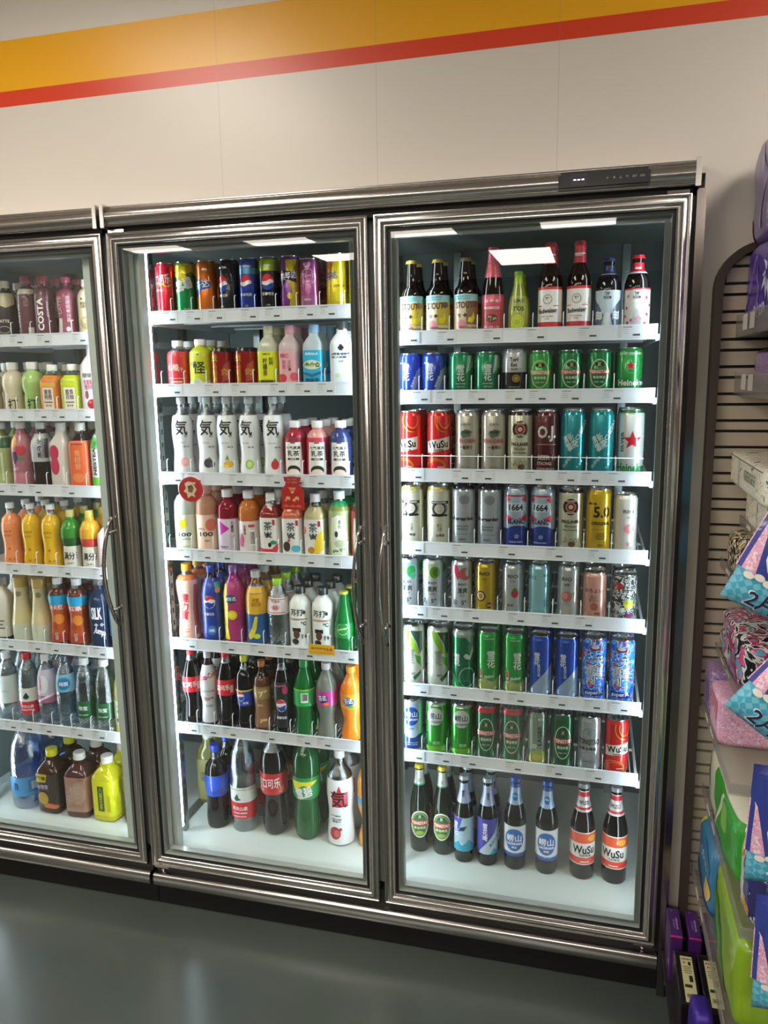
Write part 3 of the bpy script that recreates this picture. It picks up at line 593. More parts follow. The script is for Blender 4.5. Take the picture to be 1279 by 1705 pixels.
C_('peach_can', 32, 133, 'd39c8c', gfx=[('T', 'ほろよい', 0, 84, 11, '6b3a34', 50), ('T', '白い\nサワー', 0, 62, 20, '7a463c', 26), ('E', 2, 40, 20, 22, 'b8695a'), ('T', '桃味', 10, 22, 7, '6b3a34')])
C_('firework_can', 32, 130, 'fireworks', mat='fireworks', gfx=[('E', -14, 100, 20, 20, 'c23a3a'), ('T', 'ほろよい', -2, 84, 10, 'f0f0ec', 46), ('E', 12, 52, 26, 24, 'd8df2c'), ('E', 6, 56, 10, 12, 'b6c41c'), ('P', [(10, 66), (20, 72), (22, 64)], '3f8a3a'), ('T', '3%', -20, 18, 9, 'f0f0ec'), ('R', 16, 22, 22, 8, '9a3a8c'), ('T', '❋', -16, 40, 18, 'e8ecea')])
# --- shelf 6
C_('leaf_white', 32, 183, 'cdd3c6', gfx=[('P', [(-26, 172), (-12, 174), (14, 120), (22, 96), (4, 108), (-16, 140)], '8fc436'), ('P', [(-8, 170), (30, 166), (30, 110), (22, 100), (12, 134)], '3c5a4c'), ('P', [(6, 98), (24, 90), (26, 60), (12, 74)], '4fae3c'), ('P', [(0, 30), (24, 50), (24, 40), (6, 20)], '2d5a3c'), ('T', '雪\n花', -4, 92, 42, '8f958a', 20), ('T', '纯生', 0, 40, 8, '4a5a4a')])
C_('silver_swoosh', 33, 180, '0f6a46', bands=[(158, 180, '9aa5a2')], gfx=[('P', [(8, 160), (36, 160), (36, 112), (22, 104), (26, 140)], '8d9a98'), ('P', [(4, 104), (12, 112), (22, 104), (34, 130), (36, 120), (24, 92), (10, 96)], 'dfe8e2'), ('O', 16, 40, 50, 60, 3, '9fc4b2'), ('P', [(-34, 60), (-20, 40), (0, 22), (0, 12), (-34, 12)], '1f9a56'), ('T', '雪\n花', -14, 92, 34, 'eef4ee', 16)])
C_('snow_bright', 32, 179, '1e9a3c', gfx=[('P', [(-34, 12), (34, 12), (34, 44), (10, 34), (-10, 46), (-34, 34)], 'a9b46a'), ('T', 'Mellow', 4, 50, 9, 'e6efdc', 28, .15), ('T', '雪\n花', 8, 100, 48, 'f4f6f0', 22), ('R', -20, 52, 9, 36, 'd8d2c0'), ('R', -20, 60, 6, 18, 'c84a34'), ('T', '啤酒', -20, 42, 4, '3a3a30'), ('T', 'SNOW BEER', 2, 160, 4, 'cfe8cc')])
C_('snow_diag', 32, 178, '1c49b0', gfx=[('P', [(-34, 12), (34, 12), (34, 100), (-4, 58), (-34, 20)], '9fb8d0'), ('P', [(0, 12), (34, 12), (34, 60), (14, 40)], 'b9ccd8'), ('T', '雪\n花', -12, 112, 36, 'eef3fa', 17), ('T', '勇\n闯\n天\n涯', -6, 78, 32, 'cdd9ee', 8), ('T', '1.5L ', 20, 24, 4, '3a5a8c'), ('T', '▮', -24, 130, 30, '14358c', 4)])
C_('graffiti_can', 33, 181, 'graffiti', mat='graffiti', gfx=[('R', 0, 172, 60, 8, 'c9d4e0'), ('E', 0, 156, 30, 16, 'a03040'), ('E', 0, 158, 22, 10, 'e0e4ea'), ('T', '勇\n闯', -10, 80, 60, '14306c', 26), ('T', '天\n涯', 10, 104, 60, '14306c', 26), ('T', '勇\n闯', -10, 80, 56, 'f0f4f8', 24), ('T', '天\n涯', 10, 104, 56, 'f0f4f8', 24), ('R', 0, 28, 56, 16, '1c3b92'), ('T', 'superX', 0, 28, 14, 'f2f4f8', 48, .1)])
# --- shelf 7
C_('laoshan_blue', 32, 160, 'aab8cc', bands=[(10, 54, '1f3c8c')], gfx=[('E', 0, 60, 44, 30, 'b4c2d4'), ('E', 0, 112, 48, 58, '1f4a98'), ('T', '崂山', 0, 118, 17, 'f0f4fa', 36), ('T', 'LAOSHAN', 0, 102, 7, 'f0f4fa', 38), ('T', '啤酒', 0, 74, 7, '3a5a9a'), ('R', 0, 30, 40, 1.5, 'c9d4e8'), ('T', 'MINERAL WATER', 0, 24, 4, 'c9d4e8', 36)])
C_('laoshan_green', 32, 160, '2f9a2c', bands=[(150, 160, '9fb8a0')], gfx=[('E', 0, 118, 50, 56, 'd8e2d4'), ('E', 0, 118, 44, 50, 'e4ebe0'), ('T', '崂山', 0, 120, 18, '2a4a5c', 38), ('T', 'LAOSHAN', 0, 102, 7, '2a4a5c', 38), ('T', '啤酒', 0, 90, 5, '3a5a4a'), ('T', '清爽', 4, 38, 10, 'c4dfa0'), ('P', [(-34, 12), (34, 12), (34, 30), (-34, 24)], '7fc23a')])
tsing('tsing_tall', 160, '0d6437', 'c23a3a', top='c23040', R=32)
tsing('tsing_dark', 158, '0b5a32', 'c23a3a', R=32)
C_('pale_green', 27, 158, '7f9484', gfx=[('P', [(-26, 12), (26, 12), (26, 40), (6, 54), (-26, 30)], 'a8b44a'), ('E', 2, 26, 26, 18, 'd2c44a'), ('R', -16, 92, 12, 90, '9fb0a4'), ('T', 'LAGER', 10, 92, 12, '33463c', 60, 1.571), ('T', '青岛', 12, 140, 8, 'dfe8e0'), ('T', '✿', -4, 60, 14, 'c9d4b8')])
C_('silver_tsing', 32, 158, 'a8adb0', gfx=[('O', 0, 108, 40, 40, 2, '8a9094'), ('T', '♜', 0, 116, 14, '8a9094'), ('T', 'TSINGTAO', 0, 88, 17, '44494d', 60), ('T', '青岛啤酒', 0, 68, 9, '3c4145', 40), ('O', 0, 46, 44, 26, 1.5, '8a9094'), ('T', 'SILVER BULLET', 0, 30, 4, '6b7074', 34), ('T', '▮', -24, 68, 9, '3c4145')])
wusu('wusu_short', 158, R=32)
# --- right door, floor (big beer bottles)
def gb(k, R, H, shape, label, bands, gfx, neck, cap='f#c8b83c', gl='g#0c1a10'):
    B_(k, shape, R, H, gl, cap=cap, crown=True, label=label, bands=bands, gfx=gfx, neck=neck, lk='p')
def tsb(k, c):
    B_(k, 'beer', 31, 285, 'g#081a0c', cap='f#cfc23c', crown=True, neck=(.77, .94, 'c9cfc6', [(.77, .785, '3f9a7c')], [('T', '♜', 0, 236, 12, '8d9a8a')]), lk='p',
       gfx=[('E', 0, 96, 62, 92, 'dfe0c0'), ('E', 0, 96, 54, 82, '17693a'), ('O', 0, 96, 48, 74, 1.5, 'b9c48a'), ('E', 0, 122, 22, 14, '0c4224'), ('T', '♜', 0, 122, 10, 'd9cf8a'), ('R', 0, 100, 60, 16, 'c8463a'), ('T', 'TSINGTAO', 0, 100, 10, 'f6efe2', 54), ('T', '青岛啤酒', 0, 84, 9, c, 36), ('E', 0, 68, 24, 12, '8fae2c')])
tsb('tsing_bottle', 'e8e2a0')
B_('snow_bottle', 'beer', 30, 276, 'g#0b170a', cap='f#aab4bc', crown=True, neck=(.7, .92, 'a9b4d4', [], [('T', '雪\n花', 0, 222, 20, '26345c', 9)]), label=(.14, .54, '9fc0cc'), lk='p',
   gfx=[('P', [(-60, 148), (0, 148), (-8, 118), (-20, 100), (-60, 96)], '4a44a8'), ('R', 22, 100, 30, 96, 'a9cad2'), ('P', [(-40, 48), (-10, 72), (4, 60), (20, 78), (44, 54), (44, 40), (-40, 40)], '2f9ab8'), ('P', [(-10, 72), (-2, 60), (4, 60)], 'e6f0f4'), ('P', [(-6, 118), (14, 124), (6, 108), (-14, 104)], '26345c'), ('T', '雪\n花', -22, 112, 44, 'e2e6f4', 18)])
B_('snow_bottle_purple', 'beer', 31, 276, 'g#0a100a', cap='f#aab4bc', crown=True, neck=(.7, .92, 'a9b4d4', [], [('T', '雪\n花', 0, 222, 20, '26345c', 9)]), label=(.14, .56, '413c9c'), lk='p',
   gfx=[('P', [(34, 150), (44, 150), (44, 40), (-30, 40), (-26, 50), (0, 84), (20, 110)], 'b4c8d4'), ('P', [(6, 42), (18, 60), (30, 48), (42, 70), (44, 40), (0, 40)], '2f9ab8'), ('T', '雪\n花\n啤', -10, 112, 58, 'f0f0fa', 15), ('T', '勇闯天涯', 18, 84, 8, '3a4a6c', 44, .9)])
B_('laoshan_bottle', 'longneck', 33, 288, 'g#070e08', cap='f#2452a0', crown=True, neck=(.72, .94, '9fb4cc', [(.90, .94, '2452a0')], [('E', 0, 232, 17, 26, '1f7ab0'), ('T', '崂山', 0, 234, 6, 'e8f2fa')]), label=(.16, .5, 'd9dfe2'), bands=[(.16, .2, '1f4a94')], lk='p',
   gfx=[('E', 0, 100, 58, 72, '2060ac'), ('T', '崂山', 0, 106, 22, 'f2f6fa', 44), ('T', 'LAOSHAN', 0, 88, 9, 'f2f6fa', 46), ('T', '啤酒', 0, 76, 7, 'f2f6fa'), ('T', '精品 LAGER', 4, 56, 4, '8fa4c4')])
B_('wusu_bottle', 'beer', 36, 293, 'g#0c0605', cap='f#8d8f92', crown=True, neck=(.72, .93, 'd9d5d2', [(.74, .765, 'c8323c'), (.87, .92, 'c8323c')], [('T', 'WUSU', 0, 238, 12, '2a2422', 30)]), label=(.17, .52, 'dcd9d4'), bands=[(.18, .25, 'd2402c'), (.40, .51, 'd2502c')], lk='p',
   gfx=[('E', 26, 134, 30, 20, 'dd9a30'), ('T', 'WuSu', 0, 98, 26, '1e1a1a', 66), ('T', '乌苏啤酒', 4, 80, 7, '3a3432', 34), ('T', '▬▬▬', 4, 60, 3, 'f0d8c8'), ('R', 0, 118, 78, 2, 'dcd9d4')])

# --- middle door, shelf 1 (slim cans)
def slim(k, base, bands, gfx, H=156): C_(k, 29, H, base, bands=bands, gfx=gfx)
slim('cola_red', 'd6182c', [], [('T', '可口可乐', -2, 108, 26, 'f6f2ee', 62, .12), ('T', '〜', 12, 92, 10, 'e0b030', 40), ('T', '零度·汽水', -6, 78, 6, 'f6e8e6', 30), ('T', '330毫升', -6, 22, 5, 'f0d0d0')])
slim('lemon_green', '14904a', [(118, 150, 'e2ca1c')], [('P', [(-34, 120), (0, 96), (34, 122)], 'e2ca1c'), ('P', [(6, 118), (24, 128), (34, 120), (20, 108)], '0f6a38'), ('T', '雪碧', 0, 92, 32, 'f4f6f2', 50, .35), ('P', [(-26, 78), (26, 96), (26, 90), (-26, 70)], 'd6dedc'), ('T', '清爽柠檬味', 8, 24, 4, 'cfe8cc')])
slim('orange_can', 'd9701c', [], [('P', [(-30, 108), (0, 100), (24, 96), (20, 80), (-6, 74), (-28, 56)], '1f5ab8'), ('P', [(-28, 80), (-10, 72), (-20, 56), (-28, 58)], '173f94'), ('T', '芬达', -4, 90, 22, 'f4f4f0', 44, .2), ('T', '橙味', 6, 130, 7, 'f6d8a8')])
def pep(k, base, bands, top):
    slim(k, base, bands, [('E', 0, 88, 34, 42, 'e8e8ec'), ('P', [(-17, 90)] + [(17 * math.cos(PI - i * PI / 10), 92 + 17 * math.sin(i * PI / 10)) for i in range(11)] + [(8, 96), (-4, 90)], 'd02a3c'),
                          ('P', [(-16, 82), (-4, 78), (8, 84), (17, 86)] + [(17 * math.cos(-i * PI / 10), 84 - 18 * math.sin(i * PI / 10)) for i in range(1, 10)], '1d3f9c'), ('T', '百事可乐', 0, 56, 8, 'f2f2f4', 34), ('T', top, 0, 132, 6, 'c9ccd4', 34), ('T', '无糖', 0, 26, 5, 'a8acb4')])
pep('pepsi_black', '1d1d24', [], 'ZERO SUGAR'); pep('pepsi_blue', '1c3f9c', [(112, 128, '5a9cc8'), (128, 150, '274ea8')], 'PEPSI'); pep('pepsi_lime', '1d1b22', [(118, 150, 'a8c01c')], 'LIME')
slim('purple_yellow', '7a3a86', [], [('P', [(-6, 150), (34, 150), (34, 10), (0, 10), (10, 60), (-4, 100)], 'bfa61c'), ('P', [(-30, 118), (20, 112), (26, 82), (-4, 92), (-30, 60)], '2c2440'), ('T', '美年达', 0, 102, 19, 'f2ecf4', 48, .15), ('E', 4, 48, 14, 18, 'd9c43c')])
slim('grape_pink', '9c4a84', [], [('O', 2, 96, 44, 44, 2, 'e6bcd8'), ('T', 'グレープ', 2, 100, 12, 'f0d8e8', 38), ('T', 'FANTA', 2, 84, 8, 'e6c4dc', 28), ('E', 0, 128, 20, 18, 'b97aa8'), ('R', 0, 34, 50, 26, 'a8648f'), ('T', '葡萄味', 0, 36, 6, 'f0d8e8')], H=146)
slim('yellow_bottle_can', 'd9c41c', [], [('P', [(-26, 140), (-12, 140), (-10, 92), (-26, 80)], 'd98a2c'), ('T', '芬达', -12, 96, 20, '2c5ab0', 34, .2), ('E', 10, 40, 24, 26, 'e6dc4a'), ('T', 'LEMON', 10, 70, 7, '8a7a10'), ('T', '柠檬味', -10, 130, 8, 'a03a1c', 18, 1.571)])
# --- middle shelf 2
B_('red_short', 'round', 32, 143, 'l#c8202c', cap='p#f0f0ee', fill=.78, label=(.05, .78, 'c8222e'), gfx=[('T', '山楂', -8, 66, 20, 'f0c8b8', 34), ('T', '汁', 14, 60, 14, 'f0c8b8'), ('R', 0, 34, 50, 2, 'e8a898'), ('T', '▬▬▬', 0, 24, 4, 'f0c8b8')])
B_('lime_short', 'round', 33, 145, 'l#c9d420', cap='p#f0f0ee', label=(.05, .78, 'ccd61c'), gfx=[('T', '怪', 2, 64, 34, '2c3010', 36), ('T', '柠', -20, 74, 14, '2c3010', 12), ('E', 0, 102, 5, 5, '2c3010'), ('P', [(-36, 8), (36, 8), (36, 30), (14, 22), (0, 34), (-20, 20), (-36, 28)], 'dfe6da'), ('E', -8, 22, 16, 16, 'b9ccd4')])
C_('red_gold', 33, 118, 'a81e20', bands=[(106, 118, '241c18')], lid='k#3a3634', gfx=[('T', '战', -14, 90, 20, 'd9b02c', 22), ('T', '马\n能\n量', -12, 48, 56, 'c9a030', 15), ('T', 'ENERGY DRINK', 8, 112, 3.5, 'c9b48a', 40), ('P', [(8, 20), (34, 30), (34, 84), (14, 70)], 'c8584a'), ('T', '≈', 20, 50, 20, 'd99a3c')])
def sq(k, cap, c, gfx, lq='c#e9eeee', fill=1.0): B_(k, 'square', 31, 176, lq, cap=cap, clear='c#e9f0ee', fill=fill, label=(.06, .60, c), gfx=gfx, lk='p')
sq('clear_yellow', 'p#dde0b0', 'dce01c', [('T', '柠\n檬\n茶', -4, 62, 50, '2c3010', 13), ('T', '泰式\n鲜榨', 12, 78, 22, '3a3c10', 10), ('T', 'LEMON', 0, 98, 5, '5a5c10', 22), ('E', 0, 22, 44, 14, 'c4b81c'), ('T', '▬▬▬▬', 0, 22, 6, '3a3c10', 40)], 't#e8ead0')
sq('clear_pink', 'p#dba0aa', 'e0a8ae', [('T', '桃仁', -8, 92, 12, 'b83a4c', 24), ('T', '泰 式\n蜜 桃', -4, 68, 24, 'c4707c', 24), ('E', -16, 30, 22, 24, 'c83a48'), ('E', 14, 34, 20, 24, 'd0525c'), ('E', 4, 54, 8, 8, '8a3a2c')], 't#f0dcd8')
sq('clear_blue', 'p#8fb8dc', '1fa8cc', [('T', 'KIRALA', 0, 96, 7, 'e8f6fa', 32), ('E', 0, 66, 44, 26, 'd8e0c0'), ('T', '❀❁✿', 0, 66, 16, '5a6a3a', 40), ('P', [(-30, 50), (0, 40), (30, 52), (30, 44), (0, 32), (-30, 42)], '1f6a8c'), ('T', '海盐茶', 0, 24, 10, '123c50', 36)], 't#dcecee')
B_('white_coconut', 'square', 34, 182, 'p#e6eaee', cap='p#3a3c3e', neck=None, label=(.03, .66, 'dfe4ea'), gfx=[('T', '♣', 2, 134 - 22, 17, '1c1c1e'), ('T', '0蔗糖 植物乳', 2, 94, 6, '2a2c30', 46), ('T', '无人机椰汁', 2, 85, 6, '2a2c30', 46), ('T', '360克', 2, 74, 5, '5a5c60'), ('E', -8, 36, 12, 14, 'c8d8a8'), ('T', '▬▬ ▬▬', 0, 14, 3, '6a6c70')])
# --- middle shelf 3
def ki(k, kind, fruit, H=236, R=31, xoff=0):
    fr = {'peach': [('E', 8, 46, 24, 28, 'f0a8a8'), ('E', 12, 48, 12, 16, 'f4c4bc')], 'plum': [('E', 4, 44, 26, 28, '3a3440'), ('E', 16, 40, 16, 18, '5a5460'), ('P', [(0, 56), (8, 62), (14, 54)], '5a8a4a')], 'pineapple': [('E', 8, 42, 28, 20, 'e0a82c'), ('P', [(-2, 54), (4, 70), (10, 54)], '7a9a3c'), ('E', 0, 36, 16, 10, 'f0cc5a')],
          'lime': [('E', 10, 42, 24, 28, '9ac43c'), ('E', 10, 42, 15, 18, 'c8dc8a')], 'berry': [('E', 6, 42, 22, 28, 'c42a34'), ('P', [(0, 56), (6, 62), (14, 54)], '4a8a3c')]}[fruit]
    B_(k, 'wave', R, H, 'c#e4ecec', cap='p#d8dee0', fill=1, label=(.03, .78, 'e4e8ea'), gfx=[('T', '気', xoff, 148, 44, '121212', 38)] + [('T', 'の', xoff + 14, 124, 8, '121212')] + fr + [('T', '0糖 0脂', 12 + xoff, 92, 5, '6a6c70'), ('T', '苏打气泡水', 0, 104, 4, '8a8c90')])
for a in ('peach', 'plum', 'pineapple', 'lime', 'berry'): ki('ki_' + a, 0, a, xoff=2)
def milk(k, c, c2):
    B_(k, 'round', 32, 168, 'l#' + c, cap='p#e9e9e6', fill=.8, clear='l#' + c, label=(.03, .72, c2), lk='p',
       gfx=[('P', [(-24, 6), (24, 6), (28, 30), (26, 70), (24, 108), (-24, 108), (-26, 70), (-28, 30)], 'ece8e0'), ('R', 0, 106, 14, 3, '1c1a1a'), ('T', '元气满满', 0, 92, 9, '1c1a1a', 42), ('T', '乳茶', 0, 76, 16, '1c1a1a', 36), ('R', 0, 60, 34, 6, '3a3430'), ('T', '低糖低脂', 0, 60, 4, 'ece8e0'),
            ('E', 0, 28, 38, 28, '2a2422'), ('E', 0, 22, 32, 20, 'ecdccc')])
milk('milk_red', 'a0283c', '8c2438'); milk('milk_pink', 'dc9c90', 'c8344c'); milk('milk_blue', '2c3a70', '25356c')
# --- middle shelf 4
def tall(k, shape, R, H, liq, cap, label, gfx, fill=1.0, bands=(), **kw): B_(k, shape, R, H, liq, cap=cap, label=label, gfx=gfx, fill=fill, bands=bands, **kw)
tall('lemon_clear', 'round', 33, 208, 't#dfe6dc', 'p#e4e6e4', (.06, .56, 'dfe6d0'), [('P', [(-12, 100), (8, 104), (12, 84), (-2, 72), (-14, 84)], 'ecd81c'), ('T', '100', 4, 56, 12, '3a3c38', 40), ('T', 'LEMON WATER', 4, 42, 4, '6a6c68'), ('R', 0, 20, 50, 3, 'c8d0a0')])
tall('peach_clear', 'round', 33, 204, 't#e8b090', 'p#e8b8a4', (.06, .58, 'e8c8ae'), [('E', 16, 88, 34, 38, 'd8705c'), ('T', '100', 0, 60, 14, '3a2c28', 40), ('T', 'PEACH', -14, 76, 5, '6a4a40'), ('T', '桃味水', 4, 40, 5, '6a4a40')])
tall('red_vitamin', 'round', 33, 194, 't#9a1c34', 'p#e4e4e6', (.04, .56, 'd9cede'), [('P', [(-20, 104), (12, 80), (-18, 58)], 'c0209c'), ('T', '力\n量\n帝', 20, 84, 34, '4a3a54', 9), ('R', 20, 40, 16, 40, 'c4b8cc'), ('T', '维他命水', -6, 24, 6, '5a4a64')], fill=.98)
tall('orange_vitamin', 'round', 33, 192, 't#d9803c', 'p#e4e4e6', (.04, .54, 'dcd2cc'), [('T', '水\n果\n味', -8, 78, 30, '4a3a34', 8), ('R', 12, 90, 18, 8, 'c0302c'), ('R', 14, 54, 16, 46, 'f0f0ee'), ] + [('R', 8 + i * 1.9, 54, .9, 38, '2a2a2a') for i in range(7)] + [('E', -20, 46, 16, 40, 'c04a7c')])
def teapi(k, liq, gx):
    B_(k, 'square', 32, 188, liq, cap='p#dfe2e0', fill=.8, clear='c#e9f0ee', label=(.05, .62, 'e2e0da'), lk='p', gfx=[('T', '茶', 0, 92, 26, '4a5a60', 24), ('T', 'π', 0, 66, 18, '4a5a60', 22), ('R', 16, 104, 6, 16, 'b83038')] + gx)
teapi('tea_grapefruit', 'l#8a2c24', [('P', [(-30, 30), (-20, 14), (20, 10), (30, 40), (22, 40), (10, 24), (-14, 24)], 'c8343c'), ('E', 14, 44, 16, 12, '2f8a5c'), ('E', 4, 36, 10, 14, '1c1c1c')])
teapi('tea_litchi', 'l#c86848', [('E', -12, 34, 18, 30, '3a3028'), ('E', 12, 28, 24, 20, '4fb0c8'), ('E', -6, 52, 8, 8, 'c8343c')])
teapi('tea_lemon', 'l#c8bc8c', [('P', [(10, 70), (26, 90), (28, 30), (8, 12), (0, 20)], 'e6c82c'), ('E', -6, 26, 18, 20, 'b8801c'), ('E', -24, 84, 12, 26, 'd86858')])
def green_tea(k, liq, lab, ac):
    B_(k, 'round', 32, 198, liq, cap='p#d4dcd8', fill=.8, label=(.03, .72, lab), neck=(.78, .86, ac), lk='p', gfx=[('P', [(-22, 10), (22, 10), (26, 70), (20, 122), (0, 132), (-20, 122), (-26, 70)], 'e2e6d2'), ('T', '茶\n叶', 4, 104, 26, '3a5a4a', 8), ('E', -6, 76, 10, 18, '2a3a30'), ('E', 4, 48, 30, 24, 'b4c49c'), ('T', '❧❦', 0, 26, 18, '4a7a3c', 38)])
green_tea('tea_green', 't#a8b060', 'a4b07c', '1f8a54'); green_tea('tea_redgreen', 't#a82c28', 'b03a34', '1f8a54')
# --- middle shelf 5
B_('orange_hour', 'hour', 34, 243, 'l#e0743c', cap='p#e8a81c', fill=.86, label=(.03, .80, 'eec0ac'), lk='p', gfx=[('P', [(30, 20), (44, 20), (44, 180), (30, 180), (22, 100)], 'd8602c'), ('P', [(-30, 20), (-44, 20), (-44, 180), (-30, 180), (-24, 100)], 'e07a4c'), ('T', '健\n力\n寶', -2, 112, 84, 'c8202c', 24, -.06), ('R', 0, 40, 30, 2, 'd8806c'), ('T', '运动饮料', 0, 32, 5, 'c8402c')])
B_('pepsi_blue_bottle', 'pet', 32, 243, 'l#1a1414', cap='p#1c3fb8', label=(.06, .84, '1a3aa0'), lk='p', gfx=[('P', [(10, 190), (40, 196), (40, 176), (16, 168)], '3fa0b8'), ('E', 24, 168, 20, 18, 'c89a6c'), ('E', -4, 132, 36, 40, 'eceef2'), ('P', [(-20, 138), (-16, 148), (-4, 152), (10, 148), (13, 138), (0, 142), (-10, 136)], 'd02a3c'), ('P', [(-20, 128), (-8, 132), (4, 128), (13, 132), (8, 118), (-4, 112), (-16, 118)], '1c3f9c'), ('T', '百事可乐', -6, 94, 9, 'eceef2', 30), ('E', 0, 42, 26, 30, '3a78c0'), ('T', '0糖', 0, 42, 10, 'e6eef4')])
B_('mirinda', 'pet', 32, 247, 'l#a0287c', cap='p#8a5aa8', fill=.9, label=(.06, .80, 'a82c6c'), lk='p', gfx=[('P', [(-60, 196), (-18, 190), (-14, 120), (-18, 60), (-12, 18), (-60, 18)], 'e8dc1c'), ('E', -6, 146, 40, 26, '123c6c'), ('T', '美年达', -6, 146, 13, 'e4f0d8', 34, .1), ('E', -2, 96, 30, 30, 'e0c41c'), ('E', -2, 96, 18, 18, 'f0e04a')])
B_('yellow_blue_tea', 'pet', 33, 233, 'l#7a4a14', cap='p#c8c8c8', label=(.05, .82, '1f5a98'), bands=[(.44, .8, 'd9a82c')], lk='p', gfx=[('R', 4, 166, 40, 2, '8a5a14'), ('T', '柠檬\n冰红茶', 4, 140, 26, '9a6a14', 30), ('P', [(-20, 22), (-6, 30), (4, 60), (8, 96), (0, 96), (-10, 60), (-26, 34)], 'e0cc2c'), ('E', 4, 34, 20, 16, 'cfd82c')])
B_('clear_lime_cap', 'water', 34, 212, 'c#dfe6e6', cap='p#9ad21c', label=(.50, .74, 'e4dcdc'), lk='p', gfx=[('T', '气泡水', 0, 146, 8, '6a3a3c', 28), ('E', 0, 128, 26, 16, 'd8a8a8'), ('T', '66', 0, 128, 12, 'b06068'), ('R', 0, 152, 60, 2, 'c03a40'), ('R', 0, 112, 60, 2, 'c03a40')])
B_('soda_white', 'round', 33, 192, 'p#e2e6e2', cap='p#2a2c2c', label=(.03, .78, 'e4e8e2'), lk='p', gfx=[('T', '苏打', -4, 118, 20, '2a3a34', 40), ('E', 18, 118, 10, 12, '2a2a2a'), ('R', 0, 98, 56, 2, 'c8402c'), ('R', 0, 95, 56, 1.5, '3a8a5c'), ('T', '℃', 16, 84, 12, '2a2a2a'), ('R', -6, 64, 26, 12, '1c1a18'), ('E', -6, 50, 20, 26, '5a3a2c'), ('E', -10, 28, 22, 18, '1c1a18'), ('T', '♆ ✦', 16, 44, 16, '2a2a2a', 16)])
B_('green_glass', 'taper', 30, 184, 'g#0c6a2c', cap='f#c8c04c', capr=14, label=(.26, .5, '1a8a3c'), lk='p', gfx=[('O', 0, 76, 36, 36, 1.5, 'b8dca8'), ('T', 'perrier', 0, 76, 8, 'd8ecc0', 30, .2)])
B_('teal_label_bottle', 'pet', 30, 228, 'c#d8e6e2', cap='f#c8c04c', label=(.2, .62, '1a6a68'), bands=[(.42, .62, 'e0e4dc')], lk='p', gfx=[('T', 'SODA', 0, 110, 10, '1a4a48', 32)])
# --- middle shelf 6
def coke(k, H=252): B_(k, 'coke', 30.5, H, 'l#0d0606', cap='p#d01c2c', label=(.44, .64, 'cc1c2a'), lk='p', fill=.84, clear='c#d8dcdc', gfx=[('T', '可口可乐', 0, 136, 17, 'f4f0ee', 56, .1), ('R', 34, 132, 10, 24, 'e6b0a8')])
coke('coke_small')
B_('cola_white', 'coke', 27, 246, 'l#2a1c1c', cap='p#c8ccd0', label=(.06, .82, 'cdd2d6'), lk='p', gfx=[('T', 'Coca-Cola', 0, 168, 18, 'b83a44', 54, .3), ('T', 'ZERO SUGAR', 0, 120, 6, '6a6c70', 44), ('T', 'fibre', 2, 96, 14, 'b06068', 30, .2), ('T', '纤维+', 4, 70, 9, '7a7c80')])
B_('pepsi_small', 'wave', 29, 240, 'l#0c0707', cap='p#d4d81c', label=(.34, .56, '1a3cb0'), bands=[(.54, .56, 'e0dc2c')], lk='p', fill=.82, clear='c#d8dcdc', gfx=[('E', -4, 114, 26, 34, 'eceef2'), ('P', [(-16, 118), (-12, 128), (-4, 131), (6, 126), (9, 120), (0, 122)], 'd02a3c'), ('P', [(-16, 112), (-4, 112), (9, 114), (4, 102), (-6, 98), (-14, 104)], '1c3f9c'), ('T', '百事', 12, 92, 8, 'eceef2')])
B_('coffee_brown', 'wave', 28, 228, 'l#5a3420', cap='p#b8702c', label=(.08, .66, '8a6440'), lk='p', fill=.78, clear='l#2c1a12', gfx=[('R', 0, 128, 60, 34, '9a8450'), ('T', '17°', 0, 128, 18, 'e0d0a0', 40, .2), ('T', '咖啡', -4, 90, 8, 'd8b890'), ('T', '❧', 4, 40, 14, 'd8b080')])
B_('pepsi_raspberry', 'coke', 29, 250, 'l#0b0708', cap='p#1c1c20', label=(.1, .68, '1a1a20'), lk='p', fill=.82, clear='c#d8dcdc', gfx=[('E', 14, 146, 18, 26, 'a82c58'), ('T', 'Raspberry', 0, 160, 8, 'c8607c', 36, .1), ('E', 0, 96, 32, 42, 'eceef2'), ('P', [(-15, 102), (-10, 114), (0, 117), (10, 112), (15, 104), (2, 104)], 'd02a3c'), ('P', [(-15, 94), (-4, 90), (8, 96), (15, 98), (10, 80), (0, 76), (-10, 82)], '1c3f9c'), ('T', '百事可乐', 0, 56, 8, 'eceef2', 32)])
B_('sprite_small', 'coke', 34, 240, 'l#0a6428', cap='p#1f9a3c', label=(.42, .64, '22a84c'), bands=[(.63, .64, 'b8d83c')], lk='p', gfx=[('R', 4, 128, 22, 30, 'f0f4f0'), ] + [('R', -3 + i * 2.2, 130, 1.1, 22, '2a2a2a') for i in range(8)])
B_('fanta_grey', 'fanta', 33, 236, 't#8d948a', cap='p#c8c8cc', label=(.46, .66, 'b8308c'), lk='p', gfx=[('E', -8, 132, 34, 26, '1c2c70'), ('T', '芬达', -8, 134, 17, 'f2f2f0', 26, .2), ('E', 4, 116, 18, 10, 'e07a2c')])
B_('fanta_orange', 'fanta', 34, 232, 'l#e0801c', cap='p#f0a02c', label=(.46, .66, 'e89a1c'), lk='p', gfx=[('E', -6, 130, 34, 26, '1c4c9c'), ('T', '芬达', -6, 132, 17, 'f2f2f0', 26, .2), ('E', 2, 114, 16, 10, '3a9a3c')])
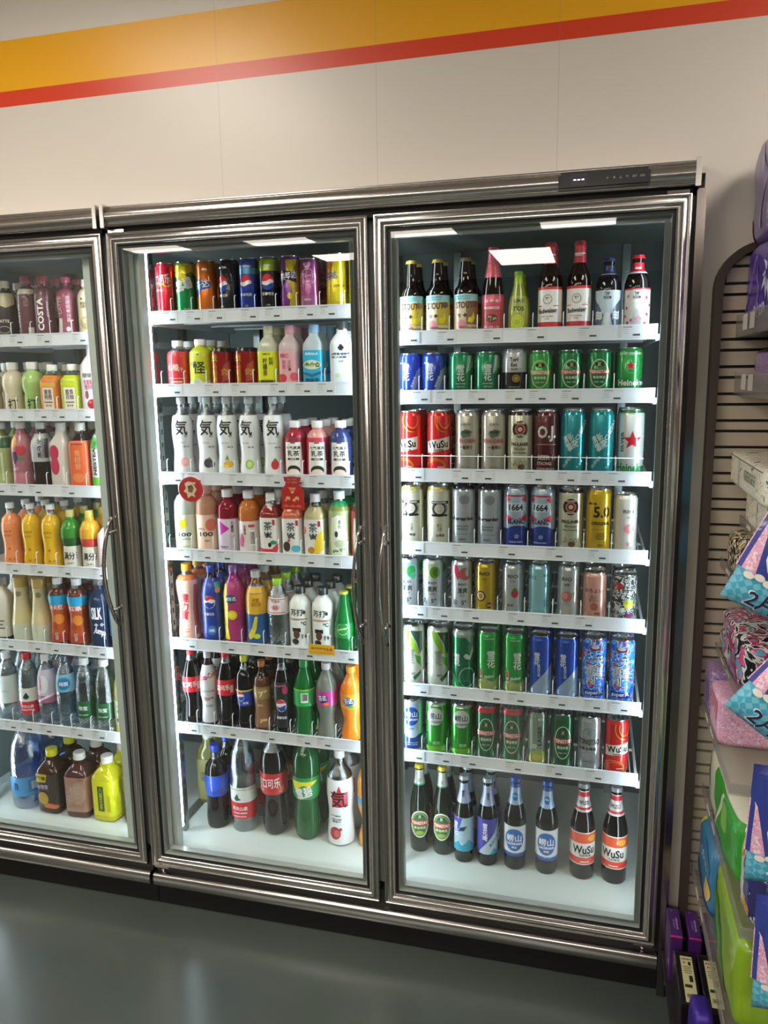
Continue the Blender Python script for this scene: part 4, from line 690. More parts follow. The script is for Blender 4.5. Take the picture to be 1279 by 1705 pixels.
# --- middle floor (big bottles)
B_('pepsi_big', 'wave', 38, 284, 'l#0b0707', cap='p#1c3fd0', label=(.40, .66, '1c4cc4'), lk='p', fill=.84, clear='c#c8cccc', gfx=[('P', [(-58, 184), (-30, 184), (-34, 160), (-26, 140), (-58, 140)], 'c83a48'), ('E', -34, 154, 18, 34, 'eceef2'), ('P', [(0, 130), (60, 150), (60, 120), (0, 118)], '173a9c')])
B_('nongfu_big', 'bigwater', 43, 345, 'c#dfe6e8', cap='p#d01c34', label=(.14, .46, 'c8202c'), bands=[(.31, .46, 'd9dfdc')], lk='p', gfx=[('P', [(-22, 120), (-10, 138), (-4, 122), (4, 118), (-8, 114), (-16, 112)], '1f4a40'), ('T', '农夫山泉', -4, 86, 14, 'f2eeee', 54), ('T', 'NONGFU SPRING', -4, 70, 6, 'f2eeee', 48), ('T', '饮用天然水', -4, 58, 6, 'f2eeee', 46), ('R', 0, 152, 110, 1.5, '1a1a1a')])
B_('coke_big', 'big', 44, 335, 'l#0b0606', cap='p#d01c2c', label=(.44, .66, 'c41c28'), lk='p', fill=.86, clear='c#c8cccc', gfx=[('T', '可口可乐', -6, 188, 32, 'f4f0ee', 84, .05), ('T', '汽水', -30, 164, 10, 'f0d0cc'), ('T', '1.25升', 40, 166, 22, 'd8a878', 20)])
B_('sprite_big', 'big', 45, 345, 'l#08501f', cap='p#e8e01c', label=(.42, .64, '148c40'), lk='p', gfx=[('P', [(-50, 208), (50, 208), (20, 190), (0, 196), (-30, 178)], 'e2d81c'), ('T', '雪碧', 0, 172, 34, 'f2f6f2', 56, .25), ('P', [(-28, 146), (26, 166), (26, 160), (-28, 140)], 'dfe6e4'), ('T', '1.25升', 30, 142, 7, 'd8ecd0')])
ki('ki_big', 0, 'berry', H=314, R=42); B_('ki_big', 'wave', 43, 314, 'c#b8c0c0', cap='p#d8dcdc', label=(.02, .72, 'e2e6e8'), lk='p', gfx=[('S', 4, 176, 34, 'c82434'), ('R', 6, 160, 52, 50, 'c82c3a'), ('T', '気', 2, 162, 58, '181416', 52), ('T', '元气森林', -10, 104, 6, '3a3c40', 34), ('T', '石榴 红树莓\n0糖0脂0卡', -8, 88, 14, '5a5c60', 34), ('E', -12, 46, 36, 42, '9c2430'), ('E', -6, 46, 18, 24, 'c45a5c'), ('E', 6, 60, 9, 10, 'b82c44')])
B_('fanta_big', 'fanta', 46, 326, 'l#e89c1c', cap='p#f0a02c', label=(.3, .56, 'e8a41c'), lk='p', gfx=[('P', [(-60, 176), (60, 176), (60, 140), (20, 124), (-10, 150), (-60, 150)], '3f9cd0'), ('T', '美汁源', 0, 158, 16, 'f4f4ec', 56)])
B_('olive_big', 'square', 38, 262, 't#8a8440', cap='p#e4e6e0', label=(.05, .62, '8f8a52'), lk='p', gfx=[('T', '茉莉\n蜜茶', 0, 100, 34, '5a5630', 30)])
# --- left unit
def L1(k, c, capc, c2, t, H, band=None): B_(k, 'round' if k != 'costa_pink' else 'wave', 29, H, 'p#' + c, cap='p#' + capc, capr=16, label=(.03, .80, c2), bands=([band] if band else []), lk='p', gfx=t)
L1('cream_dark', '3a2c28', 'e0d8c0', '241f20', [('P', [(-40, 150), (40, 150), (40, 112), (10, 100), (-40, 120)], 'c8bc98'), ('T', 'LATTE', 0, 60, 9, 'd8d0c0', 34), ('O', 0, 34, 36, 22, 1.5, 'c8c0b0')], 181)
L1('maroon_cream', '4a1c28', '8a2440', '54202e', [('T', '拿铁', 4, 110, 16, '8a5a60', 20, 1.571), ('R', 14, 28, 16, 22, 'd8ccc8'), ('T', 'COFFEE', -22, 74, 9, 'c8b0ac', 70, 1.571)], 192, (.72, .8, 'd8cbb8'))
L1('costa', '4c1626', '8a2440', '5a1a30', [('T', 'COSTA', -4, 76, 19, 'f4f0ee', 96, 1.571), ('T', 'COFFEE', 18, 92, 6, 'e0d0d0', 46, 1.571)], 190)
L1('costa_pink', '6a2438', '9a3450', '8a3850', [('R', -14, 40, 14, 44, 'd8ccd0'), ('T', 'LATTE', -12, 100, 12, 'c890a0', 50, 1.571), ('T', '醇正拿铁咖啡', 12, 90, 10, 'e0b8c4', 76, 1.571), ('E', 10, 30, 12, 14, 'e8d8dc')], 183)
L1('cream_bottle', 'd0c4a0', 'e2dcc8', 'd4c9a4', [('E', -8, 116, 7, 7, '3a3428'), ('T', '拿铁咖啡\n生椰风味', 2, 98, 18, '6a6044', 30), ('E', 2, 46, 36, 38, 'a89c70'), ('T', '❦', 2, 46, 26, 'd4c9a4')], 173)
def da(k, c, cl, txt, capc='e8e8e2'): B_(k, 'globe', 35, 162, 'l#' + c, cap='p#' + capc, label=(.03, .38, cl), lk='p', gfx=[('T', txt, 0, 32, 34, '20261c', 30), ('T', '▬▬▬', 0, 10, 3, '5a5c50')])
da('soda_cream', 'd8ccb0', 'cbbfa0', '打'); da('soda_green', 'a4c470', '90b45c', '打')
def mx_(k, c, cl, t): B_(k, 'square', 34, 153, 'l#' + c, cap='p#ecece6', fill=.78, label=(.03, .70, cl), lk='p', gfx=[('R', 0, 92, 44, 14, 'e0a83c' if 'orange' in k else 'c0c81c'), ('R', 0, 50, 32, 66, 'e6dccc'), ('T', t, 0, 62, 30, '3a3432', 24), ('T', '▬▬▬', 0, 38, 3, '3a3432'), ('T', '果汁茶', 0, 28, 6, '6a5c50')])
mx_('honey_orange', 'e08a2c', 'd8772c', '蜜香\n桃橙'); mx_('honey_lime', 'c8d41c', 'b4c41c', '蜜香\n百柚')
B_('white_cherry', 'square', 34, 214, 'p#e4dcdc', cap='p#eceae6', capr=17, neck=None, label=(.03, .62, 'e2dada'), lk='p', gfx=[('T', '啵啵', -4, 118, 14, '4a4446', 26), ('T', '乳酸菌\n樱桃味', -2, 90, 30, 'b0446c', 24, .1), ('E', -8, 60, 10, 26, '8a4450'), ('E', 6, 32, 30, 30, 'a01c2c'), ('E', 0, 38, 8, 8, 'd06a70')])
B_('green_clear', 'pet', 33, 208, 't#8a9a50', cap='p#d8dcd8', label=(.05, .8, 'a8b478'), bands=[(.62, .78, '1f5a3c')], lk='p', gfx=[('T', '绿茶', -10, 100, 24, 'e8ecd0', 20), ('R', 10, 70, 6, 90, 'd8dcb0')])
B_('grape_juice', 'pet', 34, 210, 'l#a8606c', cap='p#dcd8d8', label=(.05, .82, 'ac6874'), lk='p', gfx=[('E', -20, 150, 28, 38, 'e0a03c'), ('E', 6, 124, 30, 36, 'b8343c'), ('P', [(-24, 116), (-8, 120), (-4, 96), (-18, 76), (-22, 96)], '3a2054'), ('E', 4, 98, 20, 16, '5a7a4a'), ('T', '果汁', -14, 64, 10, 'e8d8dc', 20, .3)])
B_('dark_silver', 'pet', 35, 209, 'l#1c1012', cap='p#d8d8dc', label=(.42, .84, 'b0b4b6'), lk='p', gfx=[('P', [(-40, 176), (-20, 176), (-24, 130), (-40, 110)], 'd8dcdc'), ('T', '黑乌龙', 4, 130, 12, '1c1c20', 60, 1.571), ('R', 24, 130, 12, 60, '22222a'), ('T', 'OOLONG', 14, 130, 6, '44464a', 60, 1.571)])
B_('heart_white', 'square', 34, 209, 'p#c8c0b4', cap='p#d4d0ca', label=(.03, .74, 'ccc4b8'), lk='p', gfx=[('E', -10, 118, 28, 46, 'b0284c'), ('E', -10, 76, 26, 56, 'b82c54'), ('R', 14, 50, 6, 50, 'e4e0da')])
B_('orange_label', 'square', 34, 209, 'l#241814', cap='p#dcdad4', label=(.05, .74, 'cf5a2c'), lk='p', gfx=[('T', '东方树叶', 0, 144, 7, '6a2c14', 36), ('T', '青\n柑\n普', 0, 96, 60, 'e89a6c', 20), ('E', 0, 40, 34, 30, 'dc7c44')])
B_('mint_tea', 'pet', 33, 212, 'c#d4d8dc', cap='p#cfe01c', label=(.05, .82, 'cfd6d8'), bands=[(.62, .78, '3fa844'), (.05, .2, '5fb83c')], lk='p', gfx=[('T', 'NESTEA', -12, 92, 12, '1c2024', 84, 1.571), ('T', '茶\n萃', 8, 92, 34, '2c3034', 14), ('R', 22, 94, 8, 80, 'a8b8cc'), ('E', 0, 148, 22, 16, '1f8a34')])
def jui(k, c, R=33, H=208): B_(k, 'wave', R, H, 'l#' + c, cap='p#ecece8', label=None, fill=.84, gfx=[('T', 'JUICE', -6, 118, 7, '8a5a1c', 28), ('T', '果汁饮料', -6, 104, 5, '8a5a1c', 24), ('E', -4, 60, 8, 9, 'a8641c'), ('T', '✿ ❀', 4, 26, 8, 'a8641c', 28)])
jui('juice_orange', 'e8905c'); jui('juice_yellow', 'dfb01c')
def mf(k, c1, c2, capc): B_(k, 'globe', 33, 192, 'l#' + c1, cap='p#' + capc, capr=13, label=(.03, .40, 'd9d6c8'), lk='p', gfx=[('T', '满分！', 0, 46, 24, '1c1c1a', 44), ('T', '100%果汁', 0, 22, 5, '5a5c50')], neck=(.40, .70, c1, [(.40, .54, c2)]))
mf('apple_juice', '3a8a2c', '1f5a24', 'c8c06c'); mf('mango_juice', 'e0a42c', 'c8443c', 'd9c44c')
B_('pink_milk', 'square', 34, 172, 'p#e2ccd0', cap='p#eceaea', capr=18, label=(.03, .72, 'e0c8cc'), lk='p', gfx=[('O', -8, 92, 14, 20, 1.5, 'f0e6e6'), ('R', 0, 72, 30, 1.5, 'a88a90'), ('R', -8, 22, 20, 5, '5a3a44'), ('T', '▬', -10, 12, 3, '5a3a44')])
B_('white_black', 'square', 33, 214, 'p#d8d4c8', cap='c#e0dcd4', capr=18, label=(.02, .66, 'd6d2c4'), bands=[(.02, .08, '2a2a34')], lk='p', gfx=[('T', '至\n茶', 0, 112, 30, '2a2a2c', 12), ('T', '▬▬▬\n▬▬\n▬▬▬', 4, 60, 30, '6a6a60', 26)])
def cara(k): B_(k, 'carafe', 34.5, 222, 'p#d2c392', cap='p#b89c58', capr=24, label=(.04, .30, 'c8ccb8'), lk='p', gfx=[('T', '豆本', 0, 166, 1, '3a3428')], neck=(.52, .84, 'd2c59c', [], [('O', 0, 166, 17, 17, 1.5, '3a3024'), ('T', '豆', 0, 166, 9, '3a3024')]))
cara('cream_carafe')
def icetea(k, t): B_(k, 'hour', 34, 226, 'l#5a2c18', cap='p#eceeee', fill=.86, label=(.07, .76, 'b8501c'), bands=[(.62, .76, '1f9ccc')], lk='p', gfx=[('R', 0, 132, 66, 10, 'd0643c'), ('T', t, 0, 132, 16, 'e6ecec', 44), ('E', 6, 92, 34, 34, 'd8842c'), ('E', -8, 70, 20, 24, 'a8401c'), ('R', 0, 30, 64, 22, 'a83424'), ('T', '红\n茶', -2, 36, 26, 'b8c4b0', 12)])
icetea('ice_tea_a', '冰火红'); icetea('ice_tea_b', '红茶')
B_('navy_clear', 'pet', 38, 230, 't#2c3c5c', cap='c#e4eaf0', capr=18, gfx=[('T', 'SILK', -4, 122, 40, 'e8ecf0', 34), ('T', '✧ ⟡', 2, 84, 12, 'd8dce4', 30), ('T', 'Jump', 2, 60, 26, 'e8ecf0', 36, -.4)])
B_('bright_blue', 'pet', 33, 224, 'l#231c24', cap='p#e8eaea', label=(.22, .76, '1f7cd0'), bands=[(.62, .76, '2a4cb0')], lk='p', gfx=[('E', 14, 136, 26, 40, 'd8cc2c'), ('R', -8, 124, 34, 38, 'e8eaea'), ('T', '冰\n茶', -8, 124, 34, '1c3a5c', 22), ('E', 6, 80, 30, 16, '6ab4e8')])
B_('water_white_label', 'water', 35, 240, 'c#dce6e8', cap='p#ecf0f0', label=(.28, .68, 'cfdcde'), lk='p', gfx=[('T', '▬▬', 0, 110, 4, 'b0c0c4')])
B_('nongfu_small', 'water', 34, 245, 'c#dce6e8', cap='p#d01c2c', label=(.14, .52, 'c8243c'), bands=[(.33, .52, 'dbe0da')], lk='p', gfx=[('P', [(-14, 96), (-2, 114), (8, 98), (2, 90), (-8, 90)], '1c3a34'), ('T', '农夫山泉', -2, 64, 11, 'f0e8e8', 42), ('T', 'NONGFU SPRING', -2, 52, 5, 'f0e8e8', 40), ('R', 0, 128, 90, 1.2, '2a2a2a')])
B_('pink_water', 'water', 34, 246, 'c#d0d8e4', cap='p#e8ecf0', label=(.34, .80, 'c4bcd0'), bands=[(.3, .44, 'a8607c')], lk='p', gfx=[('E', -4, 148, 36, 62, 'dcdce4'), ('T', 'Ganten', -14, 150, 10, 'c8344c', 46, 1.571), ('P', [(-30, 90), (10, 110), (34, 116), (30, 108), (0, 98), (-30, 82)], 'd8dce4')])
B_('blue_water', 'water', 34.5, 246, 'c#b4cce0', cap='c#8fb4e0', label=(.52, .76, '7fb0cc'), lk='p', gfx=[('E', 0, 156, 44, 44, '1f8a9c'), ('E', 0, 156, 36, 34, '2468a8'), ('T', '纯悦', 0, 156, 14, 'dcecf4', 30)])
B_('green_water', 'water', 34, 245, 'c#dce6e4', cap='p#eef2f2', label=(.18, .42, '1c5a34'), lk='p', gfx=[('R', -2, 78, 42, 18, '2a7044'), ('T', '怡宝', -2, 80, 13, 'e8f0e8', 30), ('T', 'pure water', -2, 56, 6, 'c8dccc', 34)])
B_('lime_water', 'water', 30, 236, 't#d8dc98', cap='p#a8dc2c', label=(.04, .5, 'd0d8c0'), bands=[(.04, .14, 'd4c85c')], lk='p', gfx=[('R', 2, 90, 36, 8, '3f9a4c', .6), ('E', -8, 100, 8, 8, '3f9a4c'), ('E', 14, 78, 8, 8, '3f9a4c'), ('T', '维体', 0, 52, 14, '2c302c', 32)])
# --- left floor
B_('blue_jug', 'jug', 56, 312, 'c#b8d4fa', cap='p#5a8ce0', capr=20, label=(.16, .38, '4f94cc'), lk='p', gfx=[('R', 30, 86, 28, 44, '3a78b4'), ('R', 34, 88, 18, 30, 'a8c0d8'), ('T', 'n', -26, 86, 26, '1c4c8c', 14)])
def jar(k, c, capc, lab, gfx, H=222, R=48): B_(k, 'square', R, H, 'l#' + c, cap='p#' + capc, capr=20, label=(.1, .66, lab), lk='p', gfx=gfx)
jar('brown_ginger', '3a2414', 'd8d41c', '3c3430', [('P', [(-40, 142), (10, 146), (4, 116), (-36, 112)], 'c8b42c'), ('T', '柠檬', -14, 130, 14, '2c2414', 36), ('T', '冰糖雪', -10, 98, 16, 'b8b4d8', 44, .1), ('E', -10, 56, 40, 46, 'b89838'), ('E', 16, 30, 50, 20, 'c8682c')])
jar('rose_tea', '4a2c28', 'e4e4e0', 'a07868', [('E', 10, 90, 46, 80, 'b09080'), ('T', '冰红\n茶饮', -4, 84, 70, 'c0a898', 44), ('R', 20, 140, 20, 4, '7a5a4c')])
jar('bright_yellow', 'c8c41c', 'e8e8e4', 'd8d818', [('R', -2, 84, 22, 90, '2a5a2c'), ('T', '八\n菊\n花\n茶', -2, 84, 80, 'd8d83c', 13), ('R', 24, 70, 8, 60, 'c0c018')], H=222, R=48)
B_('black_yellow_jar', 'wave', 42, 236, 'l#17151a', cap='p#2a2a2c', label=(.06, .72, '1c1a1e'), lk='p', gfx=[('P', [(-20, 150), (20, 150), (12, 100), (0, 84), (-12, 100)], 'c8c08c'), ('T', '维生素', -4, 116, 16, 'd8d8dc', 44, .15), ('T', '补水功能\n功能饮料', 0, 34, 22, 'd0d4d4', 44), ('T', '✕', 0, 66, 20, '8a8a6c')], fill=.8)


# ============================================================ what stands where
# (x, kind of drink, short name | detail, copies behind, turn)
SH = {}
SH['R0'] = (1.603, [(.060, 'stout_yellow', 'dark stout bottle|with yellow label and gold cap', 1, 0), (.132, 'stout_yellow', 'dark stout bottle|with yellow label and gold cap', 1, -.1), (.207, 'stout_brown', 'dark stout bottle|with brown label', 1, .0),
  (.279, 'pink_foil', 'dark beer bottle|with pink foil neck', 0, 0), (.345, 'lime_small', 'small lime green bottle|with green cap', 1, 0), (.425, 'brown_white_label', 'brown bottle|with white label and red neck', 1, -.2),
  (.497, 'brown_white_label', 'brown bottle|with white label and red neck', 1, -.25), (.569, 'blue_shoulder', 'short dark bottle|with pale blue label', 1, 0), (.639, 'red_shoulder', 'short dark bottle|with red cap and spotted label', 1, 0)])
SH['R1'] = (1.448, [(.053, 'snow_blue', 'small blue beer can|with white characters', 1, 0), (.120, 'snow_blue', 'small blue beer can|with white characters', 1, 0), (.193, 'snow_green', 'small green beer can|with white characters', 1, 0), (.263, 'snow_green', 'small green beer can|with white characters', 1, .1),
  (.337, 'black_silver', 'small silver and black can', 1, 0), (.4045, 'tsing_gold', 'small green can|with gold oval', 1, 0), (.479, 'tsing_small', 'small dark green can|with red band', 1, .15), (.553, 'tsing_small', 'small dark green can|with red band', 1, 0), (.626, 'star_green', 'small bright green can|with red star', 1, .1)])
SH['R2'] = (1.238, [(.053, 'wusu_red', 'tall red beer can|with gold rings', 1, -.3), (.134, 'wusu_red', 'tall red beer can|with gold rings', 1, 0), (.212, 'kirin', 'tall champagne beer can|with red lettering', 1, 0), (.282, 'kirin', 'tall champagne beer can|with red lettering', 1, .1),
  (.354, 'paulaner', 'tall cream beer can|with round black emblem', 1, .1), (.423, 'maroon_big', 'tall maroon beer can|with huge white letters', 1, 0), (.492, 'teal_script', 'tall teal beer can|with slanted white script', 1, 0), (.564, 'teal_script', 'tall teal beer can|with slanted white script', 1, .1), (.637, 'silver_star', 'tall silver can|with red star and green letters', 1, 0)])
SH['R3'] = (1.034, [(.056, 'monk', 'tall cream can|with dark portrait roundel', 1, 0), (.132, 'monk', 'tall cream can|with dark portrait roundel', 1, .1), (.202, 'hoegaarden', 'tall grey beer can|with black lettering', 1, -.1), (.274, 'hoegaarden', 'tall grey beer can|with black lettering', 1, -.15),
  (.345, 'blanc', 'pale blue beer can|with navy base', 1, 0), (.418, 'blanc', 'pale blue beer can|with navy base', 1, -.1), (.491, 'paulaner', 'tall cream beer can|with round black emblem', 1, 0), (.563, 'gold_five', 'tall gold yellow can|with dark number', 1, .1), (.632, 'rio_white', 'slim white can|with pink peach', 0, .2)])
SH['R4'] = (.849, [(.044, 'rio_green', 'slim pale can|with green fruit', 1, 0), (.115, 'rio_lime', 'slim pale can|with dark lime', 1, 0), (.197, 'rio_red', 'slim pale can|with red fruit', 1, .1), (.265, 'rio_gold', 'slim gold can|with passion fruit', 1, 0),
  (.340, 'rio_berry', 'slim silver can|with strawberry', 1, 0), (.412, 'rio_teal', 'slim light teal can', 1, 0), (.490, 'rio_peach', 'slim silver can|with peach', 1, -.1), (.559, 'peach_can', 'wide peach pink can', 1, 0), (.636, 'firework_can', 'wide black can|with fireworks and lemon', 1, 0)])
SH['R5'] = (.618, [(.058, 'leaf_white', 'tall whitish can|with green leaf swoosh', 1, 0), (.129, 'leaf_white', 'tall whitish can|with green leaf swoosh', 1, .2), (.202, 'silver_swoosh', 'tall dark green can|with silver shoulder', 1, 0), (.274, 'snow_bright', 'tall bright green can', 1, 0),
  (.347, 'snow_bright', 'tall bright green can', 1, 0), (.420, 'snow_diag', 'tall blue can|with pale diagonal', 1, 0), (.492, 'snow_diag', 'tall blue can|with pale diagonal', 1, 0), (.564, 'graffiti_can', 'tall blue can|with graffiti pattern', 1, 0), (.637, 'graffiti_can', 'tall blue can|with graffiti pattern', 1, 0)])
SH['R6'] = (.413, [(.050, 'laoshan_blue', 'silver and blue can|with blue oval', 1, 0), (.124, 'laoshan_green', 'bright green can|with white oval', 1, 0), (.198, 'laoshan_green', 'bright green can|with white oval', 1, .05), (.270, 'tsing_tall', 'dark green can|with red rim and band', 1, 0),
  (.344, 'tsing_tall', 'dark green can|with red rim and band', 1, -.1), (.415, 'pale_green', 'slim grey green can', 1, 0), (.484, 'tsing_dark', 'dark green can|with red band', 1, 0), (.558, 'silver_tsing', 'silver can|with dark lettering', 1, 0), (.631, 'wusu_short', 'red can|with white band and gold rings', 1, 0)])
SH['R7'] = (.031, [(.051, 'tsing_bottle', 'green beer bottle|with green oval label', 1, .1), (.124, 'tsing_bottle', 'green beer bottle|with green oval label', 1, 0), (.195, 'snow_bottle', 'dark beer bottle|with pale mountain label', 1, -.1), (.267, 'snow_bottle_purple', 'dark beer bottle|with purple label', 1, .1),
  (.350, 'laoshan_bottle', 'dark bottle|with white label and blue disc', 0, 0), (.444, 'laoshan_bottle', 'dark bottle|with white label and blue disc', 0, .05), (.548, 'wusu_bottle', 'dark bottle|with red and white label', 0, .1), (.640, 'wusu_bottle', 'dark bottle|with red and white label', 0, -.1)])
SH['M0'] = (1.679, [(-.671, 'cola_red', 'slim red cola can', 2, -.3), (-.608, 'lemon_green', 'slim green and yellow can', 2, 0), (-.541, 'orange_can', 'slim orange can|with blue lettering', 2, -.2), (-.471, 'pepsi_black', 'slim black cola can', 2, -.5), (-.410, 'pepsi_blue', 'slim blue cola can', 2, -.1),
  (-.349, 'pepsi_lime', 'slim black can|with lime top', 2, 0), (-.285, 'purple_yellow', 'slim purple and yellow can', 2, 0), (-.227, 'grape_pink', 'slim mauve can', 2, -.1), (-.150, 'yellow_bottle_can', 'slim yellow can', 2, 0), (-.085, 'yellow_bottle_can', 'slim yellow can|half hidden by the frame', 1, 0)])
SH['M1'] = (1.473, [(-.648, 'red_short', 'short red drink bottle|with white cap', 2, 0), (-.575, 'lime_short', 'short lime bottle|with white cap', 2, 0), (-.506, 'red_gold', 'red energy can|with gold characters', 2, -.1), (-.431, 'red_gold', 'red energy can|with gold characters', 2, -.2),
  (-.357, 'clear_yellow', 'clear square bottle|with yellow label', 2, 0), (-.293, 'clear_pink', 'clear square bottle|with pink label', 2, 0), (-.221, 'clear_blue', 'clear square bottle|with blue label', 2, 0), (-.139, 'white_coconut', 'white square bottle|with black leaf', 1, 0)])
SH['M2'] = (1.215, [(-.648, 'ki_peach', 'white sparkling water bottle|with peach', 2, 0), (-.565, 'ki_plum', 'white sparkling water bottle|with dark plum', 2, .1), (-.501, 'ki_pineapple', 'white sparkling water bottle|with pineapple', 1, 0), (-.430, 'ki_lime', 'white sparkling water bottle|with lime', 1, -.3),
  (-.354, 'ki_berry', 'white sparkling water bottle|with strawberry', 1, .1), (-.288, 'milk_red', 'dark red milk tea bottle', 2, 0), (-.220, 'milk_pink', 'pink milk tea bottle', 2, 0), (-.150, 'milk_blue', 'navy milk tea bottle', 2, 0), (-.080, 'ki_berry', 'white sparkling water bottle|half hidden by the frame', 1, .2)])
SH['M3'] = (.984, [(-.656, 'lemon_clear', 'clear lemon drink bottle', 2, 0), (-.583, 'peach_clear', 'pale peach drink bottle', 2, 0), (-.513, 'red_vitamin', 'dark red drink bottle|with purple arrow', 2, 0), (-.444, 'orange_vitamin', 'amber drink bottle|with barcode', 2, 0), (-.372, 'tea_grapefruit', 'dark red tea bottle', 2, 0),
  (-.303, 'tea_litchi', 'orange tea bottle|under the red card', 2, 0), (-.233, 'tea_lemon', 'pale yellow tea bottle', 2, 0), (-.160, 'tea_green', 'green tea bottle|with green collar', 2, 0), (-.092, 'tea_redgreen', 'red tea bottle|with green collar', 1, 0)])
SH['M4'] = (.700, [(-.665, 'orange_hour', 'orange hourglass bottle|with red characters', 2, 0), (-.581, 'pepsi_blue_bottle', 'blue cola bottle|with blue cap', 2, 0), (-.506, 'mirinda', 'magenta and yellow soda bottle', 2, 0), (-.433, 'yellow_blue_tea', 'yellow and blue tea bottle', 2, 0), (-.363, 'clear_lime_cap', 'clear water bottle|with lime cap', 3, 0),
  (-.292, 'soda_white', 'white soda bottle|with black cap', 2, -.1), (-.220, 'soda_white', 'white soda bottle|with black cap', 2, 0), (-.153, 'green_glass', 'green glass water bottle', 3, 0), (-.085, 'teal_label_bottle', 'clear bottle|with teal label', 2, 0)])
SH['M5'] = (.421, [(-.667, 'coke_small', 'dark cola bottle|with red label', 2, -.15), (-.607, 'cola_white', 'grey labelled cola bottle', 1, 0), (-.546, 'coke_small', 'dark cola bottle|with red label', 1, -.4), (-.484, 'pepsi_small', 'cola bottle|with blue label and yellow cap', 2, -.2), (-.425, 'coffee_brown', 'brown coffee bottle|with orange cap', 2, 0),
  (-.358, 'pepsi_raspberry', 'black labelled cola bottle|with raspberry', 2, 0), (-.288, 'sprite_small', 'green soda bottle', 2, 0), (-.216, 'fanta_grey', 'grey soda bottle|with pink label', 2, 0), (-.138, 'fanta_orange', 'orange soda bottle', 2, 0)])
SH['M6'] = (.031, [(-.636, 'pepsi_big', 'large cola bottle|with blue label and cap', 1, -.4), (-.541, 'nongfu_big', 'large clear water bottle|with red label', 1, 0), (-.431, 'coke_big', 'large dark cola bottle|with red label', 1, -.1), (-.319, 'sprite_big', 'large green soda bottle', 1, -.1), (-.204, 'ki_big', 'large white sparkling bottle|with red star', 1, 0), (-.100, 'fanta_big', 'large orange juice bottle|half hidden by the frame', 0, 0)])
SH['L0'] = (1.628, [(-1.228, 'cream_dark', 'black bottle|with cream cap', 2, 0), (-1.149, 'maroon_cream', 'maroon coffee bottle|with cream band', 2, 0), (-1.089, 'costa', 'maroon coffee bottle|with large white lettering', 2, 0), (-1.011, 'costa_pink', 'pinkish coffee bottle', 2, 0), (-.937, 'cream_bottle', 'cream coffee bottle', 1, 0)])
SH['L1'] = (1.402, [(-1.318, 'soda_cream', 'round shouldered cream bottle', 1, 0), (-1.232, 'soda_cream', 'round shouldered cream bottle', 2, .1), (-1.159, 'soda_green', 'round shouldered green bottle', 2, .1), (-1.085, 'honey_orange', 'square orange juice bottle', 2, 0), (-1.012, 'honey_lime', 'square lime juice bottle', 2, 0), (-.938, 'white_cherry', 'tall white bottle|with cherry', 1, 0)])
SH['L2'] = (1.167, [(-1.298, 'green_clear', 'green tea bottle|with dark green band', 1, 0), (-1.222, 'grape_juice', 'mauve juice bottle|with fruit', 2, 0), (-1.148, 'dark_silver', 'dark tea bottle|with silver label', 2, 0), (-1.072, 'heart_white', 'greyish bottle|with crimson heart', 1, 0), (-1.003, 'orange_label', 'dark bottle|with orange label', 1, 0), (-.932, 'mint_tea', 'white labelled tea bottle|with lime cap', 1, 0)])
SH['L3'] = (.908, [(-1.292, 'juice_orange', 'peach orange juice bottle', 2, 0), (-1.214, 'juice_yellow', 'yellow juice bottle', 2, 0), (-1.139, 'juice_yellow', 'yellow juice bottle', 2, 0), (-1.067, 'apple_juice', 'green apple juice bottle', 2, 0), (-.997, 'mango_juice', 'mango juice bottle', 2, 0), (-.926, 'pink_milk', 'pale pink square bottle', 1, 0)])
SH['L4'] = (.647, [(-1.359, 'white_black', 'white bottle|with black lettering', 1, 0), (-1.284, 'cream_carafe', 'cream carafe bottle|with gold cap', 2, 0), (-1.210, 'cream_carafe', 'cream carafe bottle|with gold cap', 2, .1), (-1.137, 'ice_tea_a', 'orange iced tea bottle|with blue band', 1, 0), (-1.066, 'ice_tea_b', 'orange iced tea bottle|with blue band', 1, 0), (-.986, 'navy_clear', 'clear navy bottle|with white script', 1, 0), (-.913, 'bright_blue', 'blue labelled tea bottle', 1, 0)])
SH['L5'] = (.359, [(-1.372, 'water_white_label', 'clear water bottle|with blank white label', 2, 0), (-1.288, 'nongfu_small', 'water bottle|with red cap and label', 2, 0), (-1.212, 'pink_water', 'water bottle|with pink lettering', 2, 0), (-1.140, 'blue_water', 'water bottle|with round blue emblem', 2, 0), (-1.064, 'green_water', 'water bottle|with green label', 2, 0), (-.990, 'green_water', 'water bottle|with green label', 2, 0), (-.922, 'lime_water', 'slender bottle|with lime cap', 1, 0)])
SH['L6'] = (.031, [(-1.355, 'blue_jug', 'large blue water jug', 1, 0), (-1.239, 'brown_ginger', 'brown square jar bottle|with yellow cap', 1, -.2), (-1.128, 'rose_tea', 'brownish square jar bottle|with white cap', 1, -.1), (-1.020, 'bright_yellow', 'bright yellow square jar bottle', 1, -.1), (-.915, 'black_yellow_jar', 'black bottle|with yellow triangle', 0, 0)])
ORD = ['first', 'second', 'third', 'fourth', 'fifth', 'sixth', 'seventh', 'eighth', 'ninth', 'tenth']
DOOR = {'R': 'right', 'M': 'middle', 'L': 'left'}; NSH = {'R': 8, 'M': 7, 'L': 7}
SHN = ['top', 'second', 'third', 'fourth', 'fifth', 'sixth', 'seventh']
for b in 'RML':
    for si in range(NSH[b] - 1):
        xs = [i[0] for i in SH[b + str(si)][1]]
        DIV[(b, si)] = [(p + q) / 2 for p, q in zip(xs, xs[1:])] + ([xs[0] - .037] if xs[0] - .037 > BAYX[b][0] + .003 else [])

